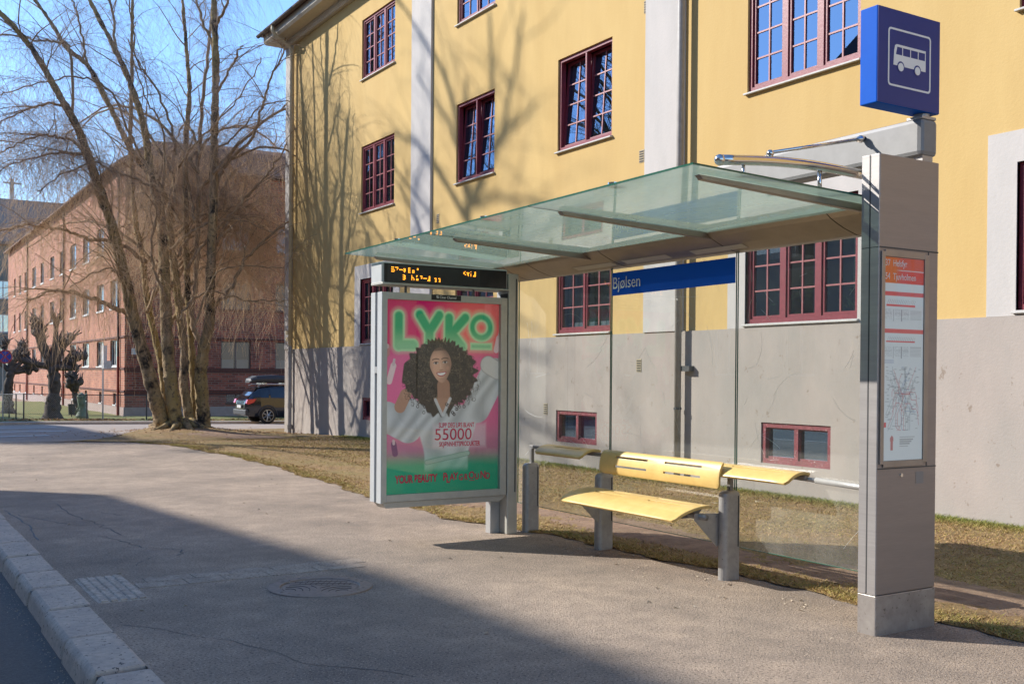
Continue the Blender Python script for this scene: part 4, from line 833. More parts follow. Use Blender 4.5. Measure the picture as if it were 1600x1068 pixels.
# ------------------------------------------------------------------ departure display
dd = thing('departure_display', 'black departure display with orange dot matrix text in a white housing under the shelter roof', 'departure display', (4.8, 9.07, 2.44))
MB().box(4.12, 5.49, 8.965, 9.20, 2.437, 2.635).build('housing', 'alu_white', dd, bevel=.008)
MB().prism([(8.93, 2.425), (8.93, 2.437), (8.965, 2.447), (9.19, 2.447), (9.19, 2.425)], 'x', 4.115, 5.495).build('ledge', 'frame_grey', dd, bevel=.002)
scr = MB().box(4.145, 5.475, 8.958, 8.966, 2.449, 2.622).build('screen', 'led_black', dd); MB().box(4.175, 5.17, 8.9565, 8.959, 2.455, 2.612).build('matrix', 'led_window', scr)
G = {'a': ['11110', '00000', '11110', '00001', '11110'], 'b': ['11110', '00010', '00100', '00000', '00000'], 'c': ['00000', '00000', '11111', '00000', '00000'], 'd': ['00000', '11100', '01100', '11100', '01000'],
     'e': ['01110', '01000', '01110', '01000', '01110'], 'f': ['00000', '00000', '01110', '01010', '01110'], 'g': ['00110', '00110', '00000', '00000', '00000'], '3': ['11100', '00110', '11100', '00110', '11100'],
     'h': ['10000', '10000', '11100', '10010', '10010'], 'j': ['01100', '01000', '00000', '01110', '01110'], 'k': ['01110', '00010', '00110', '00000', '00000'], 'l': ['00110', '00110', '00110', '01110', '11110'],
     'n': ['00000', '01110', '00010', '00110', '00110'], 'o': ['00100', '11000', '11000', '00110', '00000'], 'i': ['01000', '00000', '01000', '01000', '01000'], 'p': ['00000', '11110', '01100', '01100', '00100'], ' ': ['00000']*5}
mb = MB()
def led(txt, x0, z0, cw=.042, s=.0078, p=.0098):
    for ci, ch in enumerate(txt):
        for r_, row in enumerate(G[ch]):
            for c_, b in enumerate(row):
                if b == '1': x, z = x0+ci*cw+c_*p*.78, z0-r_*p; mb.box(x, x+s*.72, 8.9555, 8.957, z-s, z)
led('abcdefg', 4.215, 2.592); led('opil', 4.985, 2.594, .036); led('3', 4.335, 2.524); led('hjkcl', 4.425, 2.524); led('nn', 4.66, 2.520)
mb.build('dots', 'led_orange', scr)

# ------------------------------------------------------------------ bench and perches
bn = thing('bench', 'yellow perforated bench with backrest and two leaning perches on three grey posts', 'bench', (5.85, 7.4, 0))
def stad(cx, y0, y1, r): return None
for y in (6.14, 7.78, 9.02):
    mb = MB(); n = 10; x0, x1, w_ = 5.775, 5.885, .047
    prof = [(x0+w_*math.cos(R(90+180*k/n)), y+w_*math.sin(R(90+180*k/n))) for k in range(n+1)]+[(x1+.02*math.cos(R(-90+180*k/n)), y+w_*math.sin(R(-90+180*k/n))) for k in range(n+1)]
    mb.prism(prof, 'z', -.05, .66)
    rings = []
    for t_ in (.66, .68, .695, .702): rings.append(t_)
    for k, (s0, s1) in enumerate(((1, .93), (.93, .72), (.72, .38))):
        za, zb = rings[k], rings[k+1]; cx = (x0+x1)/2
        A_ = [(cx+(p[0]-cx)*s0, y+(p[1]-y)*s0, za) for p in prof]; B_ = [(cx+(p[0]-cx)*s1, y+(p[1]-y)*s1, zb) for p in prof]; m_ = len(prof)
        mb.add(A_+B_, [(i_, (i_+1) % m_, m_+(i_+1) % m_, m_+i_) for i_ in range(m_)])
    cx = (x0+x1)/2; mb.add([(cx+(p[0]-cx)*.38, y+(p[1]-y)*.38, .702) for p in prof], [tuple(range(len(prof)))])
    po = mb.build('post', 'post_grey', bn, smooth=False); MB().box(5.872, 5.880, y-.0495, y-.0465, .26, .66).build('slot', 'rubber', po)
    MB().box(5.815, 5.85, y-.018, y+.018, .69, .845).build('stem', 'rail_grey', bn, bevel=.003)
MB().box(5.815, 5.85, 5.36, 9.04, .845, .877).build('rail', 'rail_grey', bn, bevel=.004)
def slab(name, secs, y0, y1, slots, thick, m='bench_yellow'):   # secs: cross-section (x,z) of the top, slots: (ya,yb,ta,tb)
    ts = np.linspace(0, 1, 13); sx_ = np.interp(ts, np.linspace(0, 1, len(secs)), [s[0] for s in secs])
    P = np.array(secs); tt = np.linspace(0, 1, len(secs))
    co = [np.polyfit(tt, P[:, k], min(3, len(secs)-1)) for k in (0, 1)]
    tb = sorted({0, 1}|{round(v, 4) for v in np.linspace(0, 1, 13)}|{s[2] for s in slots}|{s[3] for s in slots}); yb_ = sorted({y0, y1, y0+.03, y1-.03}|{s[0] for s in slots}|{s[1] for s in slots})
    def pt(t, y):
        x, z = np.polyval(co[0], t), np.polyval(co[1], t); inset = 0
        if y in (y0, y1): inset = .035*max(0, (.12-t)/.12)**2+.035*max(0, (t-.88)/.12)**2
        return (x, y+(inset if y == y0 else -inset if y == y1 else 0), z)
    idx = {}; vs = []; fs = []
    def vi(a, b):
        if (a, b) not in idx: idx[(a, b)] = len(vs); vs.append(pt(tb[a], yb_[b]))
        return idx[(a, b)]
    for a in range(len(tb)-1):
        for b in range(len(yb_)-1):
            tc, yc_ = (tb[a]+tb[a+1])/2, (yb_[b]+yb_[b+1])/2
            if any(s[0] < yc_ < s[1] and s[2] < tc < s[3] for s in slots): continue
            fs.append((vi(a, b), vi(a+1, b), vi(a+1, b+1), vi(a, b+1)))
    o = MB().add(vs, fs).build(name, m, bn, smooth=True); s = o.modifiers.new('thick', 'SOLIDIFY'); s.thickness = thick; s.offset = 0
    bv = o.modifiers.new('round', 'BEVEL'); bv.width = .006; bv.segments = 2; bv.limit_method = 'ANGLE'; bv.angle_limit = R(50); return o
slab('seat', [(5.30, .478), (5.37, .522), (5.48, .556), (5.60, .574), (5.70, .566)], 6.18, 7.74, [(6.36, 6.76, .55, .60), (7.1, 7.5, .55, .60), (6.36, 6.76, .74, .79), (7.1, 7.5, .74, .79)], .022)
slab('backrest', [(5.655, .728), (5.645, .79), (5.65, .85), (5.675, .908), (5.70, .918)], 6.06, 7.60, [(6.27, 6.72, .26, .33), (6.94, 7.39, .26, .33), (6.27, 6.72, .56, .63), (6.94, 7.39, .56, .63)], .020)
for y in (6.16, 7.52): MB().box(5.665, 5.83, y-.018, y+.018, .83, .86).build('back_mount', 'rail_grey', bn, bevel=.004)
for (a, b) in ((5.38, 6.25), (7.93, 8.72)):
    slab('perch', [(5.665, .822), (5.72, .868), (5.79, .892), (5.86, .893), (5.91, .872)], a, b, [(a+.14, b-.20, .40, .46), (a+.14, b-.20, .64, .70)], .022)
for y, s_ in ((6.14, 1), (7.78, -1)):
    MB().prism([(5.74, .52), (5.74, .27), (5.72, .26), (5.49, .48), (5.49, .535)], 'y', y-.004+.03*s_, y+.004+.03*s_).build('bracket', 'post_grey', bn)
MB().tube([(5.55, 6.10, .505), (5.55, 7.80, .505)], .024, 12).build('seat_tube', 'rail_grey', bn, smooth=True)
for y in (6.30, 7.60): MB().prism([(5.36, .502), (5.48, .48), (5.62, .48), (5.69, .552), (5.56, .556)], 'y', y-.004, y+.004).build('seat_rib', 'rail_grey', bn)

# ------------------------------------------------------------------ brick building behind
bb = thing('brick_building', 'long red brick building with white windows and a dark tiled roof behind the fence', 'building', (20, 80, -.9))
BX, BY = 12.2, 59.5; BY1, BX1 = 112.0, 50.0
holesL = []; cols_ = []
def ypx(px_):      # facade position seen at a photo column
    d = fw+rt*((px_-800)/FPX); return CC.y+(BX-CC.x)/d.x*d.y
for a, b in ((172, 185.5), (151, 162), (129, 139), (109, 118.5), (93, 100), (78, 84), (63, 68), (50, 55.6), (38, 43), (29.5, 32.5), (21.5, 24)):
    cols_.append((ypx(b), ypx(a)))
rowsz = ((1.87, 3.35), (5.15, 6.72), (8.45, 10.05))
for (a, b) in cols_:
    for z0, z1 in rowsz: holesL.append((a, b, z0, z1))
for (a, b) in cols_: holesL.append(((a+b)/2-.5, (a+b)/2+.3, -.28, .36))
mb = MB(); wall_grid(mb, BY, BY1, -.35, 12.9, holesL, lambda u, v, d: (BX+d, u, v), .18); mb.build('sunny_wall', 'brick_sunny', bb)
def xpx(px_, y_): d = fw+rt*((px_-800)/FPX); return (y_/d.y)*d.x
holesR = []
for a, b in ((345, 391.6), (430, 476), (515, 560)):
    x0, x1 = xpx(a, BY), xpx(b, BY); holesR += [(x0, x1, 1.75, 3.35), (x0, x1, 5.15, 6.75), (x0, x1, 8.5, 10.0)]
x0, x1 = xpx(353.5, BY), xpx(385, BY); holesR.append((x0, x1, -.15, .38))
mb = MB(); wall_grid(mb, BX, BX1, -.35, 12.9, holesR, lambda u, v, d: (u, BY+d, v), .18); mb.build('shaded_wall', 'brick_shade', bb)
mb = MB(); mb.box(BX-.05, BX+.1, BY-.05, BY1, -1.6, -.36).box(BX+.1, BX1, BY-.05, BY+.1, -1.6, -.361); mb.build('stone_plinth', 'brick_stone', bb)
mb = MB()
for z in (.46, 1.70, 3.42, 12.75): mb.box(BX-.05, BX, BY, BY1, z, z+.10).box(BX-.05, BX1, BY-.051, BY, z+.001, z+.101)
for z in (.30, 1.55): mb.box(BX-.02, BX1, BY-.03, BY, z, z+.13)
mb.build('brick_band', 'brick_band', bb)
def bwin(pts, par, mats=('win_white', 'brick_glass'), nv=3, hbar=None):   # pts: function (u,v,d)->xyz with extents
    u0, u1, v0, v1, f = pts; fm = MB(); d0, d1 = .10, .14
    def bar(a, b, c, d):
        vs = [f(x, z, q) for z in (c, d) for q in (d0, d1) for x in (a, b)]; fm.add(vs, [(0, 2, 3, 1), (4, 5, 7, 6), (0, 1, 5, 4), (2, 6, 7, 3), (0, 4, 6, 2), (1, 3, 7, 5)])
    t = .07; bar(u0, u1, v0, v0+t); bar(u0, u1, v1-t, v1); bar(u0, u0+t, v0+t, v1-t); bar(u1-t, u1, v0+t, v1-t)
    for k in range(1, nv): c = u0+(u1-u0)*k/nv; bar(c-.035, c+.035, v0+t, v1-t)
    if hbar: bar(u0+t, u1-t, v0+(v1-v0)*hbar-.03, v0+(v1-v0)*hbar+.03)
    fo = fm.build('window', mats[0], bb); MB().add([f(u0, v0, .13), f(u1, v0, .13), f(u1, v1, .13), f(u0, v1, .13)], [(0, 1, 2, 3)]).build('pane', mats[1], fo)
    b_ = MB(); s = [f(x, z, q) for z in (v0-.1, v0) for q in (-.05, .1) for x in (u0-.05, u1+.05)]; b_.add(s, [(0, 2, 3, 1), (4, 5, 7, 6), (0, 1, 5, 4), (2, 6, 7, 3), (0, 4, 6, 2), (1, 3, 7, 5)]).build('sill', 'win_white' if mats[0] == 'win_white' else 'brick_band', fo)
    return fo
for h in holesL: bwin((*h, lambda u, v, d: (BX+d, u, v)), bb, nv=3 if h[2] > 1 else 2)
for h in holesR:
    fo = bwin((*h, lambda u, v, d: (u, BY+d, v)), bb, ('win_brown', 'brick_glass'), nv=2)
    if 1 < h[2] < 5:
        for k in range(2):
            a = h[0]+(h[1]-h[0])*k/2+.1; MB().box(a, a+(h[1]-h[0])/2-.2, BY+.16, BY+.17, h[2]+.07, h[2]+.55).build('blind', 'blind', fo)
MB().box(BX+.5, BX1, BY+.6, BY+.62, -.3, 12.8).box(BX+.6, BX+.62, BY+.7, BY1, -.3, 12.8).build('inner_wall', 'dark_room', bb)
mb = MB(); e = .45; zr = 12.9
mb.add([(BX-e, BY-e, zr), (BX1, BY-e, zr), (BX1, BY+1.9, zr+1.7), (BX+1.9, BY+1.9, zr+1.7), (BX-e, BY1, zr), (BX+1.9, BY1, zr+1.7), (BX-e, BY-e, zr-.12), (BX1, BY-e, zr-.12), (BX-e, BY1, zr-.12), (BX+8, BY+8, zr+3.2), (BX1, BY+8, zr+3.2), (BX+8, BY1, zr+3.2), (BX+1, BY-e+1, zr-.12), (BX+1, BY1, zr-.12), (BX1, BY+1, zr-.12)],
       [(0, 1, 2, 3), (0, 3, 5, 4), (0, 6, 7, 1), (0, 4, 8, 6), (3, 2, 10, 9), (3, 9, 11, 5), (6, 12, 14, 7), (6, 8, 13, 12)])
brf = mb.build('roof', 'brick_roof', bb)
for px_ in (187.3, 101, 44):
    y = ypx(px_); o = MB().tube([(BX-.10, y, 12.8), (BX-.10, y, 2.4)], .07, 8).build('downpipe', 'pipe_dark', bb); MB().tube([(BX-.10, y, 2.4), (BX-.10, y, -.9)], .075, 8).build('lower_pipe', 'pipe_red', o)
x = xpx(205, BY); MB().box(x, x+.5, BY-.04, BY-.0, 2.5, 2.85).build('wall_plate', 'paint_white', bb)
# grey house at the far left with a mast behind
gb = thing('grey_house', 'grey green house with dark roof at the far left edge behind the brick building', 'house', (6, 128, -1))
a = at(-60, 600, 125); b = at(15, 600, 125); gx0, gx1 = a.x, b.x+1.5; gy = 118
hs = []
for k in range(7):
    for z in (2.0, 5.4, 8.8): hs.append((gx0+1.2+k*2.6, gx0+2.9+k*2.6, z, z+1.9))
gx1 = max(gx1, gx0+19.5)
mb = MB(); wall_grid(mb, gx0, gx1, -2, 14.5, hs, lambda u, v, d: (u, gy+d, v), .2); mb.add([(gx0, gy, -2), (gx0, gy+14, -2), (gx0, gy+14, 14.5), (gx0, gy, 14.5)], [(0, 1, 2, 3)]); mb.build('wall', 'far_grey', gb)
for h in hs:
    u0, u1, v0, v1 = h; fm = MB().box(u0, u1, gy+.1, gy+.15, v0, v0+.12).box(u0, u1, gy+.1, gy+.15, v1-.12, v1).box(u0, u0+.12, gy+.1, gy+.15, v0+.12, v1-.12).box(u1-.12, u1, gy+.1, gy+.15, v0+.12, v1-.12).box((u0+u1)/2-.06, (u0+u1)/2+.06, gy+.1, gy+.15, v0+.12, v1-.12).build('window', 'win_white', gb)
    MB().add([(u0, gy+.14, v0), (u1, gy+.14, v0), (u1, gy+.14, v1), (u0, gy+.14, v1)], [(0, 1, 2, 3)]).build('pane', 'brick_glass', fm)
MB().prism([(gy-.6, 14.3), (gy-.6, 14.6), (gy+7, 20.0), (gy+14.6, 14.6), (gy+14.6, 14.3)], 'x', gx0-.6, gx1+.6).build('roof', 'far_roof', gb)
q = at(18, 330, 150); ms = MB().tube([(q.x, q.y, -1), (q.x, q.y, q.z+4.6)], [.5, .3], 8).box(q.x-1.1, q.x+1.3, q.y-.12, q.y+.12, q.z+3.9, q.z+4.1).build('mast', 'galv'); tag(ms, 'pale mast with a short crossbar rising behind the grey house', 'mast')

# ------------------------------------------------------------------ far fence, signs, garden
def ground_at(x, y, far=True): return float(H(x, y))+(.11 if far else 0)
fe = thing('chain_link_fence', 'low chain link fence with dark posts along the pavement in front of the brick building', 'fence', (9, 48.4, -.5))
def run(p, q, n):
    return [(p[0]+(q[0]-p[0])*k/n, p[1]+(q[1]-p[1])*k/n) for k in range(n+1)]
runA = run((5.9, 48.6), (20.9, 48.4), 6); runB = run((5.9, 48.6), (6.3, 75), 9)
for rn in (runA, runB):
    for (x, y) in rn[(1 if rn is runB else 0):]: MB().tube([(x, y, ground_at(x, y)-.1), (x, y, ground_at(x, y)+1.13)], .030, 8).build('post', 'fence_dark', fe)
    MB().tube([(x, y, ground_at(x, y)+1.10) for x, y in rn], .018, 6).build('rail', 'fence_dark', fe)
    mb = MB()
    for (xa, ya), (xb, yb_) in zip(rn[:-1], rn[1:]):
        za, zb = ground_at(xa, ya)+.04, ground_at(xb, yb_)+.04; L_ = math.hypot(xb-xa, yb_-ya); d = ((xb-xa)/L_, (yb_-ya)/L_); sp = .085
        for k in range(int(-1.05/sp), int(L_/sp)+1):
            for s_ in (1, -1):
                u0 = k*sp if s_ == 1 else k*sp+1.05; pts_ = [(u0, 0), (u0+s_*1.05, 1.05)]
                (ua, va), (ub, vb) = pts_
                def clip(u_, other, v_, ov):
                    uc = min(L_, max(0, u_)); t_ = 0 if other == u_ else (uc-u_)/(other-u_); return uc, v_+t_*(ov-v_)
                if max(ua, ub) < 0 or min(ua, ub) > L_: continue
                A_ = clip(ua, ub, va, vb); B_ = clip(ub, ua, vb, va); w_ = .0035
                p0 = (xa+d[0]*A_[0], ya+d[1]*A_[0], za+(zb-za)*A_[0]/L_+A_[1]); p1 = (xa+d[0]*B_[0], ya+d[1]*B_[0], za+(zb-za)*B_[0]/L_+B_[1])
                mb.add([(p0[0]-w_*d[0], p0[1]-w_*d[1], p0[2]), (p0[0]+w_*d[0], p0[1]+w_*d[1], p0[2]), (p1[0]+w_*d[0], p1[1]+w_*d[1], p1[2]), (p1[0]-w_*d[0], p1[1]-w_*d[1], p1[2])], [(0, 1, 2, 3)])
    mb.build('wire_mesh', 'fence_wire', fe)
# no-stopping sign
q = at(4.5, 648, 47.5); zg = ground_at(q.x, q.y, False)
sg = thing('no_stopping_sign', 'round blue and red no stopping sign on a grey pole at the left edge', 'road sign', (q.x, q.y, zg))
qc = at(8, 557, 47.5); MB().tube([(q.x, q.y, zg-.1), (q.x, q.y, qc.z+.35)], .03, 8).build('pole', 'galv', sg)
fx_ = Vector((qc.x, qc.y, qc.z)); nrm = (CC-fx_); nrm.z = 0; nrm.normalize(); hx = Vector((-nrm.y, nrm.x, 0)); hx = hx if hx.dot(rt) > 0 else -hx
def facing(poly, d0, d1, name, m, par):
    mb = MB(); n_ = len(poly); vs = [fx_+nrm*d0+hx*a+Vector((0, 0, b)) for a, b in poly]+[fx_+nrm*d1+hx*a+Vector((0, 0, b)) for a, b in poly]
    mb.add(vs, [(i_, (i_+1) % n_, n_+(i_+1) % n_, n_+i_) for i_ in range(n_)]+[tuple(range(n_)), tuple(range(n_, 2*n_))[::-1]]); return mb.build(name, m, par)
pl = facing(disc(0, 0, .31, 28), .035, .045, 'disc', 'sign_red', sg); facing(disc(0, 0, .245, 28), .045, .047, 'field', 'sign_blue', pl)
for s_ in (1, -1):
    c_, t_ = .20, .035; facing([(-c_-t_*.5, s_*-(c_-t_*.5)), (-c_+t_*.5, s_*-(c_+t_*.5)), (c_+t_*.5, s_*(c_-t_*.5)), (c_-t_*.5, s_*(c_+t_*.5))], .047+.001*(s_ > 0), .049+.001*(s_ > 0), 'cross_bar', 'sign_red', pl)
# small sign pole seen edge on
q = at(160.6, 655.5, 45.8); zg = ground_at(q.x, q.y, False); sp_ = thing('narrow_sign_pole', 'slim grey pole with a narrow white sign seen edge on in front of the fence', 'sign pole', (q.x, q.y, zg))
MB().tube([(q.x, q.y, zg), (q.x, q.y, zg+2.75)], .032, 8).build('pole', 'galv', sp_)
o = MB().box(q.x-.02, q.x+.12, q.y-.22, q.y+.22, zg+2.35, zg+3.35).build('sign_plate', 'paint_white', sp_); MB().box(q.x+.14, q.x+.34, q.y-.05, q.y-.03, zg+2.35, zg+2.7).build('small_plate', 'paint_white', sp_)
# bin and wrapped shrub
q = at(112, 639, 53); zg = ground_at(q.x, q.y); bi = thing('litter_bin', 'small dark litter bin on the lawn behind the fence', 'bin', (q.x, q.y, zg))
MB().tube([(q.x, q.y, zg+.12), (q.x, q.y, zg+.62)], [.15, .18], 12).build('bucket', 'fence_dark', bi); MB().tube([(q.x, q.y, zg-.1), (q.x, q.y, zg+.8)], .025, 6).build('post', 'fence_dark', bi); MB().tube([(q.x, q.y, zg+.62), (q.x, q.y, zg+.65)], .19, 12).build('rim', 'fence_dark', bi)
q = at(128, 648.5, 50.3); zg = ground_at(q.x, q.y)
mb = MB(); n_ = 16; prof = [(.0, .32), (.12, .30), (.28, .22), (.45, .16), (.7, .17), (.9, .20), (1.05, .19), (1.15, .12), (1.22, .02)]
mb.tube([(q.x+.03*math.sin(z*5), q.y, zg+z) for z, r_ in prof], [r_*rr.uniform(.92, 1.08) for z, r_ in prof], n_)
for k in range(60):
    z = rr.uniform(.1, 1.15); a = rr.uniform(0, 6.28); r_ = np.interp(z, [p[0] for p in prof], [p[1] for p in prof])+.005; mb.tube([(q.x+r_*math.cos(a), q.y+r_*math.sin(a), zg+z), (q.x+(r_+.03)*math.cos(a+.3), q.y+(r_+.03)*math.sin(a+.3), zg+z+.1), (q.x+r_*math.cos(a+.8), q.y+r_*math.sin(a+.8), zg+z+.18)], .012, 4)
tag(mb.build('wrapped_shrub', 'wrap_green', smooth=True), 'slim shrub wrapped in green netting on the lawn behind the fence', 'shrub')

# ------------------------------------------------------------------ pollarded trees
def knob_tree(name, label, base, h, limbs, seed, group, tr=.33):
    r_ = random.Random(seed); t = thing(name, label, 'tree', tuple(base), group); bx0, by0, bz0 = base
    mb = MB(); pts = []; rad = []
    for k in range(13):
        f_ = k/12; pts.append((bx0+.12*math.sin(f_*5+seed)*f_, by0+.1*math.cos(f_*4)*f_, bz0-.1+f_*h*.52)); rad.append(tr*(1+.55*max(0, 1-f_*6)-.38*f_)*r_.uniform(.86, 1.16))
    mb.tube(pts, rad, 12)
    for k in range(26):
        f_ = r_.uniform(.15, 1); p = pts[int(f_*12)]; a = r_.uniform(0, 6.28); rr_ = rad[int(f_*12)]; mb.ball((p[0]+rr_*.75*math.cos(a), p[1]+rr_*.75*math.sin(a), p[2]), r_.uniform(.07, .15), 8, 1, 1, 1.3)
    mb.build('trunk', 'pollard_bark', t, smooth=True)
    top = Vector(pts[-1]); mb = MB(); tw = []
    for (dx, dy, dz, l) in limbs:
        d = Vector((dx, dy, dz)).normalized(); p = top.copy(); P_ = [p.copy()-d*.1]; rd = [tr*.55]; n_ = 7
        for k in range(n_): p = p+(d+Vector((r_.gauss(0, .16), r_.gauss(0, .16), .10*k/n_+r_.gauss(0, .08))))*l/n_; P_.append(p.copy()); rd.append(tr*(.50-.22*k/n_)*r_.uniform(.85, 1.2))
        mb.tube(P_, rd, 8); ends = [p]
        for k in range(3):
            b = P_[r_.randint(3, n_-1)]; dd = (d+Vector((r_.gauss(0, .7), r_.gauss(0, .7), r_.uniform(.2, 1.2)))).normalized(); e = b+dd*r_.uniform(.3, .65); mb.tube([b, b+(e-b)*.5+Vector((0, 0, .03)), e], [.11, .09, .10], 7); ends.append(e)
        for e in ends:
            mb.ball(tuple(e), r_.uniform(.11, .19), 8, 1, 1, 1.2)
            for k in range(4):
                dd = Vector((r_.gauss(0, .5), r_.gauss(0, .5), r_.uniform(.3, 1))).normalized(); q_ = e+dd*r_.uniform(.2, .5); mb.tube([e, q_], [.05, .022], 5)
                for _ in range(1): tw.append([q_, q_+Vector((r_.gauss(0, .15), r_.gauss(0, .15), r_.uniform(.05, .35)))])
    mb.build('limbs', 'pollard_bark', t, smooth=True); mb = MB()
    for a, b in tw: mb.tube([a, b], [.01, .004], 3, False)
    tag(mb.build('twigs', 'twig_grey', t), kind='stuff'); return t
q = at(82, 651, 47.6); knob_tree('pollarded_tree', 'large pollarded tree with dark knobbly arms behind the chain link fence', (q.x, q.y, ground_at(q.x, q.y)), 4.7,
    [(-1, .1, .28, 1.6), (-.55, .2, 1.2, 1.9), (.1, -.2, 1.3, 1.9), (.7, .1, 1.1, 1.6), (1, 0, .25, 1.4), (.9, -.3, -.05, 1.0), (-.2, .5, 1.4, 2.0)], 5, 'pollarded trees behind the fence', .33)
q = at(13, 645, 58); knob_tree('pollarded_tree', 'smaller pollarded tree beside the round road sign at the left edge', (q.x, q.y, ground_at(q.x, q.y)), 4.6,
    [(-.9, .1, .7, 1.3), (-.4, .2, 1.2, 1.3), (.35, -.2, 1.2, 1.5), (.9, .1, .9, 1.3), (.9, 0, .0, .9), (1, .2, .4, 1.1)], 9, 'pollarded trees behind the fence', .32)
q = at(120, 641, 55); knob_tree('pruned_shrub', 'small dark pruned shrub with upright stubs against the brick wall', (q.x, q.y, ground_at(q.x, q.y)), 2.0, [(-.3, 0, 1, .9), (.3, 0, 1, .8), (0, .1, 1, 1.2)], 12, None, .13)

# ------------------------------------------------------------------ willow
def batch_tubes(P, rad, n=3):      # P (N,K,3), rad (N,K): thin tubes all at once
    N, K = P.shape[:2]; T_ = np.gradient(P, axis=1); T_ /= np.linalg.norm(T_, axis=2, keepdims=True)+1e-9
    ref = np.where(np.abs(T_[..., 2:3]) < .8, np.array([0, 0, 1.]), np.array([1., 0, 0])); a = np.cross(T_, ref); a /= np.linalg.norm(a, axis=2, keepdims=True)+1e-9; b = np.cross(T_, a)
    ang = 2*np.pi*np.arange(n)/n; V = P[:, :, None, :]+rad[:, :, None, None]*(a[:, :, None, :]*np.cos(ang)[None, None, :, None]+b[:, :, None, :]*np.sin(ang)[None, None, :, None])
    idx = np.arange(N*K*n).reshape(N, K, n); i0 = idx[:, :-1, :]; i1 = idx[:, 1:, :]
    F = np.stack([i0, np.roll(i0, -1, 2), np.roll(i1, -1, 2), i1], -1).reshape(-1, 4); return V.reshape(-1, 3), F
def smooth_path(pts, m=6):
    P = [Vector(p) for p in pts]; out = []
    for i in range(len(P)-1):
        p0, p1, p2, p3 = P[max(0, i-1)], P[i], P[i+1], P[min(len(P)-1, i+2)]
        for k in range(m):
            t = k/m; out.append(.5*((2*p1)+(p2-p0)*t+(2*p0-5*p1+4*p2-p3)*t*t+(3*p1-p0-3*p2+p3)*t**3))
    out.append(P[-1]); return out
